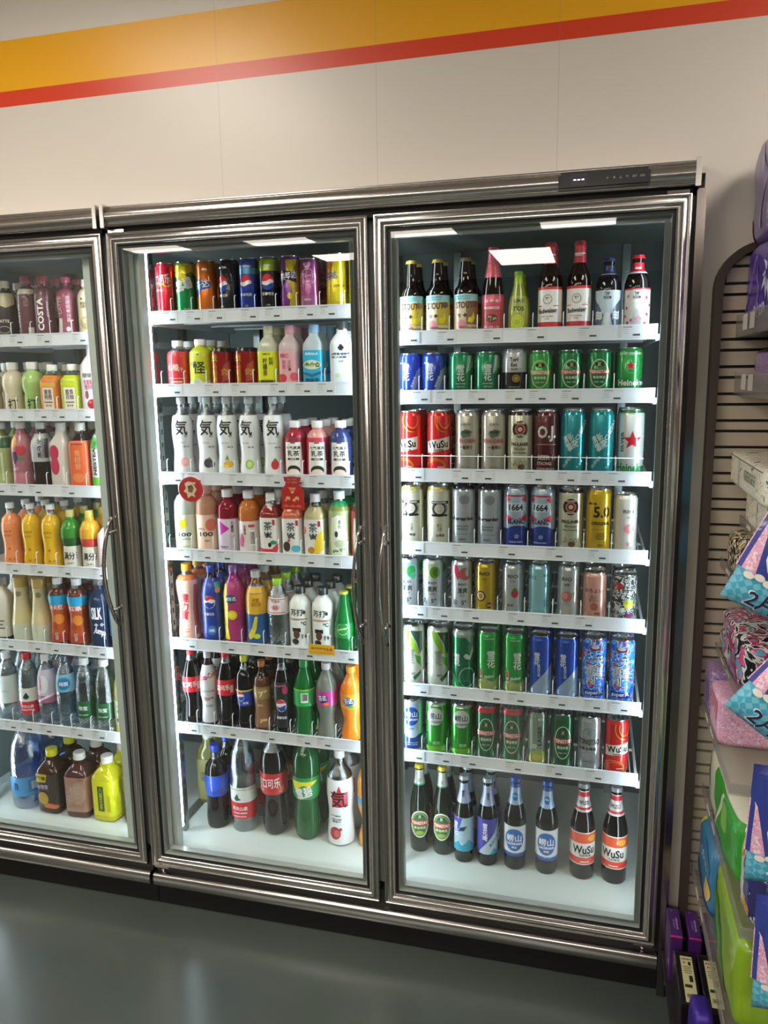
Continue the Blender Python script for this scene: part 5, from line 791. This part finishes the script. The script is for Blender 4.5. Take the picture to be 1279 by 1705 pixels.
refrigerator('display_refrigerator', 'wide two-door steel framed glass refrigerator filled with beer and soft drinks', (-.759, .757),
             [(-.800, -.692, (1,)), (-.052, .036, (-1, 1)), (.694, .745, (-1,))], (-.751, .750),
             [(0, .024), (-W_ - .0155, -.046)], 'RM', (-.752, .748))
refrigerator('display_refrigerator', 'steel framed glass refrigerator at far left, cut by the picture edge', (-1.60, -.762),
             [(-1.55, -1.462, (1,)), (-.872, -.803, (-1,))], (-1.60, -.774), [(-.774 - W_, -.774 - .024)], 'L', (-1.60, -.765))
FR = [o for o in bpy.data.objects if o.name.startswith('display_refrigerator')]
fr = [o for o in FR if o.location.x > -.5][0]; ox, oy, oz = fr.location
def FL(nm, b, m, par=fr, smooth=False): return link(nm, b, m, par, smooth, loc=(-ox, -oy, -oz) if par == fr else None)
FL('side_trim', bx(.7515, .771, .004, .05, FLOOR + .001, 1.909, bev=.002), 'k#8d8582')
FL('corner_gasket', bx(.743, .7512, .012, .05, -.02, 1.909), 'w#1a1213')
cp = bmesh.new(); add_box(cp, .448, .649, -.027, -.012, 1.9185, 1.957, bev=.005)
cp = FL('control_panel', cp, 'p#17161a')
b = bmesh.new(); add_box(b, .475, .512, -.0278, -.0265, 1.926, 1.952); link('display_window', b, 'p#2a2430', cp)
b = bmesh.new()
for k in range(3): add_box(b, .482 + k * .009, .4875 + k * .009, -.0285, -.0276, 1.9375, 1.9395)
link('display_digits', b, 'e#ffffff*3', cp)
def flat_gfx(bm, gfx, mats, kind, fn, step=.008):
    """lay printed shapes on a surface given by fn(x, z, off) -> point; x,z in metres"""
    for li, g in enumerate(gfx):
        vs, fs, col = flat_prim(g)
        if not vs: continue
        key = col if col in MATS or not all(ch in '0123456789abcdef' for ch in col) else kind + col
        if key not in mats: mats.append(key)
        mi = mats.index(key); b2 = bmesh.new(); bv = [b2.verts.new((x / 1000, z / 1000, 0)) for x, z in vs]
        for f in fs:
            try: b2.faces.new([bv[i] for i in f])
            except ValueError: pass
        for ax, no in ((0, (1, 0, 0)), (1, (0, 1, 0))):
            lo, hi = min(v[ax] for v in vs) / 1000, max(v[ax] for v in vs) / 1000; n = int((hi - lo) / step)
            for i in range(1, n + 1):
                co = [0, 0, 0]; co[ax] = lo + (hi - lo) * i / (n + 1)
                bmesh.ops.bisect_plane(b2, geom=b2.verts[:] + b2.edges[:] + b2.faces[:], plane_co=co, plane_no=no)
        mp = {v: bm.verts.new(fn(v.co.x, v.co.y, .0006 + li * .0001)) for v in b2.verts}
        for f in b2.faces:
            try: nf = bm.faces.new([mp[v] for v in f.verts]); nf.material_index = mi
            except ValueError: pass
        b2.free()
def block(name, label, cat, x0, x1, y0, y1, z0, z1, mat, gfx=(), face='left', p=30, rz=0, rx=0, group=None, gk='p', wob=0, seed=1):
    """superquadric pack or box; prints go on one face, coordinates in mm from the face centre"""
    a, b_, c = (x1 - x0) / 2, (y1 - y0) / 2, (z1 - z0) / 2
    bm = bmesh.new(); bmesh.ops.create_cube(bm, size=2); bmesh.ops.subdivide_edges(bm, edges=bm.edges[:], cuts=9 if p < 20 else 5, use_grid_fill=True)
    rnd = random.Random(seed); ph = [rnd.random() * 6 for _ in range(4)]
    for v in bm.verts:
        u = v.co.copy()
        if p >= 20: u = Vector([(abs(t) ** .35) * (1 if t > 0 else -1) for t in u])
        n = (abs(u.x) ** p + abs(u.y) ** p + abs(u.z) ** p) ** (1 / p); u /= n
        k = 1 + wob * (math.sin(u.y * 5 + ph[0]) * math.sin(u.z * 4 + ph[1]) + .6 * math.sin(u.y * 11 + u.z * 7 + ph[2]))
        v.co = Vector((u.x * a * k, u.y * b_ * (1 + (k - 1) * .3), u.z * c * (1 + (k - 1) * .3)))
    for f in bm.faces: f.smooth = p < 20
    mats = [mat]
    def fn(x, z, off):
        if face == 'left':
            u, w = min(.98, abs(x / b_)), min(.98, abs(z / c)); d = max(0, 1 - u ** p - w ** p) ** (1 / p); uy, uz = x / b_, z / c
            k = 1 + wob * (math.sin(-uy * 5 + ph[0]) * math.sin(uz * 4 + ph[1]) + .6 * math.sin(-uy * 11 + uz * 7 + ph[2]))
            return (-a * d * k - off * 1.6, -x, z)
        if face == 'front':
            u, w = min(.98, abs(x / a)), min(.98, abs(z / c)); d = max(0, 1 - u ** p - w ** p) ** (1 / p); return (x, -b_ * d - off, z)
        u, w = min(.98, abs(x / a)), min(.98, abs(z / b_)); d = max(0, 1 - u ** p - w ** p) ** (1 / p); return (x, z, c * d + off)
    flat_gfx(bm, gfx, mats, gk, fn)
    o = link(name, bm, mats); o.location = ((x0 + x1) / 2, (y0 + y1) / 2, (z0 + z1) / 2); o.rotation_euler = (rx, 0, rz)
    return tag(o, label, cat, group)

# ---- lettering on the refrigerator control panel
b = bmesh.new(); mt = []
flat_gfx(b, [('T', '△', 0, 0, 5, '8d8d94'), ('T', '▽', 14, 0, 5, '8d8d94'), ('T', 'SET', 30, 0, 5, '8d8d94'), ('T', '✱', -14, 0, 5, '8d8d94'), ('T', '▷', -28, 0, 5, '8d8d94'), ('T', 'ON', 46, 0, 5, '8d8d94')], mt, 'w', lambda x, z, o: (.585 + x, -.0272 - o, 1.938 + z))
link('button_symbols', b, mt, cp)

# ---- fill the shelves: front item first, the copies behind it in the same line
def drinks():
    for b in 'RML':
        for si in range(NSH[b]):
            z, items = SH[b + str(si)]
            floor_row = si == NSH[b] - 1
            rnd = random.Random(b + str(si))
            for i, (x, key, desc, nb, rot) in enumerate(items):
                ps = CACHE[key]; can = ps[1][0] == 'lid'
                R = max(v.co.x for v in ps[0][1].vertices); sq_ = key in SQUARE
                name = 'drink_can' if can else ('beer_bottle' if b + str(si) in ('R0', 'R7') else 'drink_bottle')
                cat = 'can' if can else 'bottle'
                sh, det = (desc.split('|') + [''])[:2]
                where = ('floor level' if floor_row else SHN[si] + ' shelf') + ', %s door' % DOOR[b]
                y0 = .128
                if floor_row: y0 = {'R': .196, 'M': .185, 'L': .135}[b] + (.022 if x < .15 and b == 'R' else 0)
                face = .45 * math.atan2(.54 - x, 2.1)
                for k in range(nb + 1):
                    yy = y0 + R + k * (2 * R + .006)
                    if yy + R > .70: break
                    rz = face * (.4 if sq_ else 1) + rot + rnd.uniform(-.08, .08) + (rnd.uniform(-1, 1) * (.03 if sq_ else .8) if k else 0)
                    if k == 0: lab = '%s%s, %s from left, %s' % (sh, ' ' + det if det else '', ORD[i], where)
                    else: lab = '%s, %s one back, %s line from left, %s' % (sh, ORD[k], ORD[i], where)
                    xx = x + (rnd.uniform(-.0015, .0015) if k else 0)
                    grp = ('cans' if can else 'bottles') + (' on the floor' if floor_row else ' on the %s shelf' % SHN[si]) + ' behind the %s door' % DOOR[b]
                    place(key, name, lab, cat, grp, xx, yy, z, rz)
drinks()
# one bottle and stray packs seen through the divider at the left of the middle door
place('olive_big', 'drink_bottle', 'olive square tea bottle with white cap, behind the divider, middle door floor', 'bottle', 'bottles on the floor behind the middle door', -.735, .36, .031, 0)
place('olive_big', 'drink_bottle', 'olive square tea bottle deepest in the corner, middle door floor', 'bottle', 'bottles on the floor behind the middle door', -.745, .46, .031, .1)

# ---- hanging promotion cards
b = bmesh.new(); bmesh.ops.create_circle(b, cap_ends=True, radius=.037, segments=36, matrix=Matrix.Rotation(PI / 2, 4, 'X'))
r = bmesh.ops.extrude_face_region(b, geom=b.faces[:]); bmesh.ops.translate(b, verts=[v for v in r['geom'] if isinstance(v, bmesh.types.BMVert)], vec=(0, .0008, 0))
mt = ['p#b81f26']
flat_gfx(b, [('O', 0, 0, 68, 68, 1.5, 'd8463c'), ('P', [(-18, 18), (-6, 24), (8, 20), (16, 22), (12, 10), (18, 0), (10, -14), (14, -24), (2, -18), (-10, -26), (-12, -12), (-22, -6), (-14, 4)], 'd8cdb0'), ('P', [(-8, 10), (4, 14), (10, 4), (4, -10), (-8, -8)], '8a5a3c'), ('T', '❦', -2, 2, 18, '3a4a38'), ('E', 10, 14, 6, 6, '8fae3c')], mt, 'p', lambda x, z, o: (x, -.0002 - o, z))
o = link('hanging_sign', b, mt); o.location = (-.593, .088, 1.186); o.rotation_euler = (0, 0, .12); tag(o, 'round red card hanging from the third shelf, left side of middle door', 'sign')
b = bmesh.new(); vs = [(-26, 48), (26, 48), (24, 36), (20, 34), (22, 24), (33, 12), (34, -46), (-34, -46), (-33, 12), (-22, 24), (-20, 34), (-24, 36)]
f = b.faces.new([b.verts.new((x / 1000, 0, z / 1000)) for x, z in vs]); r = bmesh.ops.extrude_face_region(b, geom=[f]); bmesh.ops.translate(b, verts=[v for v in r['geom'] if isinstance(v, bmesh.types.BMVert)], vec=(0, .0008, 0))
mt = ['p#b3231f']
flat_gfx(b, [('T', '喝元气满满', 0, 41, 4, 'f0b8a0', 30), ('T', '元气满满', 0, 33, 6, 'f4e0d0', 30), ('E', 0, 10, 16, 14, 'c8704c'), ('P', [(-12, 18), (12, 18), (8, 12), (-8, 12)], 'd8906c'), ('E', 0, 4, 9, 6, 'e6b08c'), ('T', '♨ ♨', 0, -16, 18, 'e8b090', 46), ('E', 4, -18, 8, 8, 'e8b03c'), ('T', '❀❀❀', 0, -36, 10, 'd86a50', 56)], mt, 'p', lambda x, z, o: (x, -.0002 - o, z))
o = link('hanging_sign', b, mt); o.location = (-.277, .094, 1.180); tag(o, 'red bottle-shaped card hanging in front of the tea bottles, middle door', 'sign')
b = bmesh.new(); add_box(b, -.040, .040, 0, .0008, -.014, .016); mt = ['p#e6b41c']
flat_gfx(b, [('T', '第二件半价', -12, 4, 6, 'b8401c', 40), ('T', '15.8', 22, 3, 9, 'b8401c', 24), ('R', 0, -8, 70, 1, 'b8401c')], mt, 'p', lambda x, z, o: (x, -o, z))
o = link('promotion_tag', b, mt); o.location = (-.209, .1055, .700 + .016); tag(o, 'yellow offer tag clipped on the fifth shelf edge, middle door', 'tag')

# ============================================================ slatwall and the goods hung on it, right of the refrigerator
SX, SY, ST = .800, .022, 1.79
t = thing('slatwall_panel', 'beige slatwall panel with dark brown rounded edge, right of the refrigerator', 'wall panel', (SX, YW, FLOOR))
b = bmesh.new(); z = 0.0; tog = 0; add_box(b, SX + .016, 1.9, SY + .012, YW - .001, FLOOR + .01, ST - .09, mi=1); add_box(b, SX + .085, 1.9, SY + .012, YW - .001, ST - .089, ST - .016, mi=1)
z = ST - .03
while z > FLOOR + .05:
    h = .0375 if tog else .0245
    zt = z; zb = z - h + .0068
    xa = SX + .018
    if zt > ST - .09:
        d = zt - (ST - .09); xa += .09 - math.sqrt(max(0, .09 ** 2 - d ** 2))
    add_box(b, xa, 1.9, SY, SY + .012, zb, zt); z -= h; tog ^= 1
link('slats', b, ['w#b8ad9c', 'w#1c1410'], t, loc=(-SX, -YW, -FLOOR))
b = bmesh.new(); pts = [(SX + .009, FLOOR + .005)] + [(SX + .009, ST - .1)] + [(SX + .1 - .091 * math.cos(a), ST - .1 + .091 * math.sin(a)) for a in (PI / 2 * i / 10 for i in range(1, 11))] + [(1.9, ST - .009)]
rings = []
for i, (x, z) in enumerate(pts):
    p0, p1 = pts[max(i - 1, 0)], pts[min(i + 1, len(pts) - 1)]; d = Vector((p1[0] - p0[0], p1[1] - p0[1])).normalized(); nn = Vector((-d.y, d.x))
    rings.append([b.verts.new((x + nn.x * s, y, z + nn.y * s)) for s, y in ((.009, YW - .001), (.009, .004), (-.009, .004), (-.009, YW - .001))])
for r0, r1 in zip(rings, rings[1:]):
    for k in range(4): b.faces.new((r0[k], r0[(k + 1) % 4], r1[(k + 1) % 4], r1[k]))
bmesh.ops.recalc_face_normals(b, faces=b.faces[:]); link('edge_trim', b, 'w#3d322b', t, loc=(-SX, -YW, -FLOOR))
def tray(z, x0, yf, lab, lip=.045, x1=1.15):
    t = thing('acrylic_tray', lab, 'tray', (x0, SY, z), group='acrylic trays on the slatwall')
    link('tray_floor', bx(0, x1 - x0, yf - SY, -.001, -.004, 0), 'acrylic', t)
    link('side_lip', bx(0, .003, yf - SY, -.001, 0, lip), 'acrylic', t); link('front_lip', bx(.003, x1 - x0, yf - SY, yf - SY + .003, 0, lip), 'acrylic', t)
    b = bmesh.new(); add_box(b, -.0012, 0, -.14, -.095, .008, lip - .004); link('price_label', b, 'p#d8d2c8', t)
    b = bmesh.new(); add_box(b, -.0012, 0, -.22, -.175, .008, lip - .004); link('price_label', b, 'p#cfc8bd', t)
tray(1.585, .851, -.52, 'clear acrylic tray under the violet flower packs'); tray(1.458, .855, -.52, 'clear acrylic tray under the dark printed pack')
tray(1.149, .885, -.5, 'clear acrylic tray under the white newsprint boxes', .02); tray(.690, .822, -.42, 'clear acrylic tray under the pink and purple packs', .02)
tray(.229, .824, -.525, 'clear acrylic tray under the blue and lime packs', .02); tray(.455, .838, -.525, 'clear acrylic tray under the green and white pack', .02); tray(1.045, .848, -.36, 'clear acrylic tray under the black and gold pack', .02); tray(.835, .848, -.36, 'clear acrylic tray under the comic printed pack', .015)
FLW = [('E', 0, 0, 0.1, .1, 'e8e4f2')]
def petals(cx, cz, r, col, c2):
    g = []
    for k in range(12):
        a = k * PI / 6; x, z = cx + math.cos(a) * r * .6, cz + math.sin(a) * r * .6; c, s = math.cos(a), math.sin(a)
        g.append(('P', [(x + u * c - w * s, z + u * s + w * c) for u, w in ((-r * .4, 0), (-r * .1, r * .12), (r * .4, 0), (-r * .1, -r * .12))], col if k % 2 else c2))
    return g
block('tissue_pack', 'pale violet soft pack with white flower, topmost on the slatwall', 'soft pack', .863, 1.08, -.40, .018, 1.769, 1.985, 'p#6d5a8c', p=8, wob=.02, seed=3,
      gfx=[('P', [(-205, -105), (-170, -105), (-165, -60), (-190, -40), (-205, -60)], 'd8505c'), ('P', [(-120, 90), (-60, 20), (-80, -80), (-60, -80), (-30, 20), (-90, 95)], '8a76ac'), ('E', 70, 30, 120, 120, '3c3478')] + petals(70, 30, 56, 'dcdcee', 'b8b8e0') + [('T', 'Deluxe', 60, -50, 22, 'd8c8e6', 90, .15), ('T', 'SOFT\nNIGHT', 40, -78, 26, 'c8b4dc', 60, .15)])
block('tissue_pack', 'deep violet soft pack with white flower, on the top acrylic tray', 'soft pack', .8600, 1.08, -.42, .014, 1.587, 1.768, 'p#4a2a94', p=10, wob=.02, seed=7,
      gfx=[('P', [(-206, -70), (-175, -80), (-165, -30), (-195, -20)], 'd8305c'), ('P', [(-150, -60), (-120, 10), (-60, 60), (-70, 66), (-140, 20), (-170, -50)], '7a56b8'), ('P', [(-60, -60), (-40, 0), (-60, 50), (-50, 50), (-28, 0), (-48, -64)], '8a6cc8'), ('E', 90, 10, 150, 120, '2a1c78')] + petals(70, 16, 58, 'dfe2f2', 'b4b8e6') + [('T', 'Deluxe', -10, -48, 30, 'd8c8ee', 96, .15), ('P', [(100, 60), (160, 66), (160, 60), (100, 50)], 'c8b8e8')])
block('printed_pack', 'dark comic patterned pack on the second acrylic tray', 'pack', .882, 1.08, -.42, .014, 1.460, 1.555, 'purple_print', p=6, wob=.02, seed=5, gfx=[('E', 60, 10, 70, 60, '1c2a4c'), ('E', 70, 12, 40, 44, '4fb6d4'), ('R', -180, 0, 10, 84, '1c161c'), ('R', 0, 42, 380, 8, '1c161c')])
block('newsprint_box', 'whitish newsprint patterned box, upper of two', 'box', .852, 1.08, -.40, .018, 1.252, 1.325, 'news_print', p=14, seed=4, gfx=[('T', 'GEEGEE', 60, 4, 22, '9aa08a', 120), ('R', -60, 0, 3, 60, '5c5a4c'), ('R', 0, 30, 360, 2, '6a685a')])
block('newsprint_box', 'whitish newsprint patterned box, lower of two', 'box', .8895, 1.08, -.44, .014, 1.151, 1.251, 'news_print', p=14, seed=6, gfx=[('R', -60, 0, 3, 80, '5c5a4c')])
block('printed_pack', 'black and gold snake patterned pack below the newsprint boxes', 'pack', .8535, 1.06, -.28, .012, 1.047, 1.143, 'snake_print', p=7, wob=.02, seed=9)
block('printed_pack', 'small comic printed pack half hidden behind blue hanging bags', 'pack', .852, 1.04, -.30, .012, .838, .955, 'comic_print', p=7, wob=.03, seed=8, gfx=[('R', -120, 40, 40, 24, 'e0a0b8'), ('E', 60, -10, 70, 60, '3a9ab8'), ('P', [(0, 40), (60, 20), (120, -30), (100, -40), (30, 0)], 'b8285c')])
block('sanitary_pack', 'purple printed rectangular pack at the rear under hanging bags', 'pack', .8265, 1.0, -.085, .012, .692, .812, 'purple_print', p=14, seed=2, gfx=[('R', 0, 0, 60, 50, '8d74a0')])
block('sanitary_pack', 'pink printed rectangular pack in front of the purple one', 'pack', .8265, 1.0, -.22, -.092, .692, .800, 'pink_print', p=14, seed=2, gfx=[('P', [(-50, 40), (50, 40), (40, -10), (10, 20), (-30, 0)], 'e88a9c')])
block('sanitary_pack', 'green and white pack with pale teal end, beside brown trim', 'pack', .8425, 1.02, -.395, .012, .457, .610, 'p#d9d6c4', p=6, wob=.02, seed=11, gfx=[('P', [(-195, 66), (-150, 66), (-120, -60), (-195, -60)], '7fc0c0'), ('P', [(-60, 66), (195, 66), (195, -66), (-20, -66)], '2f9a24'), ('E', 80, 20, 80, 60, '8fce5c'), ('P', [(-30, -60), (50, 60), (66, 60), (-10, -60)], 'dfe6c8')])
block('sanitary_pack', 'blue pack with yellow corner beside the brown trim', 'pack', .8330, 1.0, -.192, .008, .2325, .412, 'p#3a78a4', p=7, wob=.012, seed=12, gfx=[('P', [(-100, 84), (-60, 86), (-70, 40), (-96, 50)], 'b8cc3c'), ('E', 20, 30, 130, 90, '2f78a8'), ('T', 'COOL', 20, 30, 24, 'a8d4e8', 90), ('P', [(-100, -20), (100, -70), (100, -125), (-100, -125)], '24548c'), ('E', 70, -20, 40, 60, 'd8b85c')])
block('sanitary_pack', 'lime and green pack in front of the blue one', 'pack', .8395, 1.0, -.512, -.215, .2315, .430, 'p#86ac18', p=9, wob=.02, seed=13, gfx=[('P', [(-150, 60), (-70, 40), (60, -95), (-150, -98)], '2c7a24'), ('P', [(-110, 60), (-80, 20), (20, -95), (-30, -95)], '6aa62c')])
block('snack_pack', 'white and navy pack with orange corner, behind hanging bags', 'pack', .8525, 1.02, -.508, -.408, .460, .60, 'p#e0dcd4', p=6, wob=.02, seed=14, gfx=[('P', [(-10, 66), (68, 66), (68, -66), (20, -66), (0, 0)], '2a2a6c'), ('E', -40, 50, 50, 30, 'd8842c'), ('E', 20, -40, 40, 40, 'c8944c')])
t = thing('shelf_base', 'dark base shelf under the boxes at the foot of the slatwall', 'shelf', (.76, .002, FLOOR))
link('deck', bx(0, .5, -.62, 0, .135, .145), 'w#1f1a1c', t); link('kick_panel', bx(.02, .5, -.60, 0, 0, .134), 'w#171416', t)
for k, w in enumerate(('leftmost', 'middle', 'rightmost')):
    block('slim_purple_box', '%s of three slim purple boxes beside the refrigerator foot' % w, 'box', .766 + k * .044, .796 + k * .044, -.11 + k * .004, -.001, FLOOR + .146, .125, 'p#4a1f6c', face='top', p=40, group='slim purple boxes', rx=.0,
          gfx=[('R', 0, -55, 29, 6, 'c02c7c'), ('T', 'lavender', 4, -6, 5, 'c8a8e0', 44, 1.571), ('T', 'aroma oil', -3, -8, 4, 'a88cc8', 30, 1.571), ('T', '☾', -4, 40, 8, '8a6cb0')])
for k, w in enumerate(('left', 'right')):
    block('black_carton', '%s of two black cartons with pale yellow information panel' % w, 'box', .772 + k * .054, .820 + k * .054, -.30 - k * .008, -.125, FLOOR + .146, .100, 'p#151014', face='top', p=40, group='black cartons',
          gfx=[('R', 3, -6, 27, 148, 'd4cf9c'), ('T', '使用说明', 3, 58, 6, '3a3828', 22), ('E', -3, 46, 6, 6, 'b85c3c'), ('R', 9, 44, 6, 12, '2a281c'), ('T', '▬▬▬▬\n▬▬▬\n▬▬▬▬\n▬▬▬', 3, 22, 22, '6a6848', 20), ('R', 8, -6, 8, 20, '2a281c'), ('R', 0, -30, 16, 10, '3a3828'), ('T', '||||||||', 3, -60, 12, '2a281c', 18)])
block('snack_bag', 'violet foil bag with yellow lettering leaning on black cartons', 'bag', .778, .8215, -.47, -.375, FLOOR + .152, .200, 'f#3c2494', face='front', p=6, wob=.04, seed=21, rx=-.3, gfx=[('E', -4, 40, 30, 14, 'c8cc4c'), ('T', 'YUM', 0, 20, 12, 'd8dc4c', 34, .3), ('T', '脆', 8, -10, 20, 'c8cc4c'), ('P', [(-28, -60), (0, -40), (-6, -64)], 'd8d4e4')])
block('lavender_pack', 'lavender soft pack at the foot of the hanging bags', 'soft pack', .852, 1.02, -.56, -.44, FLOOR + .146, .140, 'p#9478c4', p=5, wob=.02, seed=22, gfx=[('E', 0, 20, 60, 50, 'b8a0dc')])
# ---- strip of hanging pouches
t = thing('hanging_strip', 'clear hanging strip that carries the blue pouches', 'strip', (.95, -.53, .1)); link('strip', bx(-.012, .012, -.0006, .0006, .1, 1.26), 'acrylic', t)
link('hanger_arm', bx(-.006, .006, 0, .551, 1.26, 1.27), 'chrome', t)
def pouch(blx, blz, rot, lab, y):
    w, h, d = .198, .222, .045
    b = bmesh.new(); N = 14; g = {}
    def th(u, v): return d / 2 * (max(0, 1 - abs(u) ** 3) ** .6) * (max(0, 1 - abs(v) ** 4) ** .6) * (1 + .08 * math.sin(7 * u + 5 * v))
    for s in (-1, 1):
        for i in range(N + 1):
            for j in range(N + 1):
                u, v = 2 * i / N - 1, 2 * j / N - 1
                if s == 1 and (abs(u) == 1 or abs(v) == 1): g[s, i, j] = g[-1, i, j]; continue
                sx = 1 - .05 * (1 - u * u) * 0 - .04 * (1 - abs(v)) * 0
                g[s, i, j] = b.verts.new((u * w / 2 * sx, s * th(u, v), v * h / 2))
        for i in range(N):
            for j in range(N):
                q = (g[s, i, j], g[s, i + 1, j], g[s, i + 1, j + 1], g[s, i, j + 1]); f = b.faces.new(q if s == -1 else q[::-1]); f.smooth = True
    mt = ['blue_scale']
    flat_gfx(b, [('P', [(-104, -50), (104, -50), (104, 116), (-104, 116)], '2f3f94'), ('P', [(-104, -50), (-72, -50), (-92, 40), (-104, 60)], 'pink_print'), ('E', 4, -2, 156, 120, 'ece4e8'), ('E', 4, 2, 144, 112, 'e0588c'), ('E', -6, -14, 50, 50, 'b82448'), ('P', [(-56, 4), (-40, 20), (-38, 8), (-22, 18), (-30, -4), (-36, 4), (-50, -8)], 'ecdc8c'), ('E', 40, 10, 60, 70, 'bcd4e4'), ('E', 44, 20, 36, 30, 'c82c54')]
             + [('E', -80 + k * 16, -56 + (k % 2) * 4, 17, 12, 'ece4e0') for k in range(11)] +
             [('T', '2片', -38, -88, 36, 'f2f4f6', 60), ('T', '2片', -38, -88, 32, '1c2450', 54), ('E', 70, 90, 10, 10, 'c8d0f0'), ('R', -60, 90, 16, 6, 'a8b4e4', .5)], mt, 'p', lambda x, z, o: (x, -th(min(.999, abs(x / (w / 2))), min(.999, abs(z / (h / 2)))) * (1 + .08 * math.sin(7 * x / (w / 2) + 5 * z / (h / 2))) / (1 + .08 * math.sin(7 * min(.999, abs(x / (w / 2))) + 5 * min(.999, abs(z / (h / 2))))) - o * 2.2, z))
    o = link('hanging_pouch', b, mt); c, s = math.cos(rot), math.sin(rot)
    o.location = (blx + w / 2 * c - h / 2 * s, y, blz + w / 2 * s + h / 2 * c); o.rotation_euler = (0, -rot, 0)
    tag(o, lab, 'pouch', 'blue pouches hanging on a strip')
pouch(.761, 1.130, -.45, 'blue and pink pouch marked two pieces, highest on the hanging strip', -.56)
pouch(.772, .948, -.66, 'steeply tilted blue and pink pouch, second on the hanging strip', -.60)
pouch(.830, .600, -.04, 'blue and pink pouch, third from top on the hanging strip', -.56)
pouch(.850, .375, .0, 'blue and pink pouch lowest on the hanging strip', -.60)
bpy.data.objects.remove(_to); bpy.data.curves.remove(_tc)
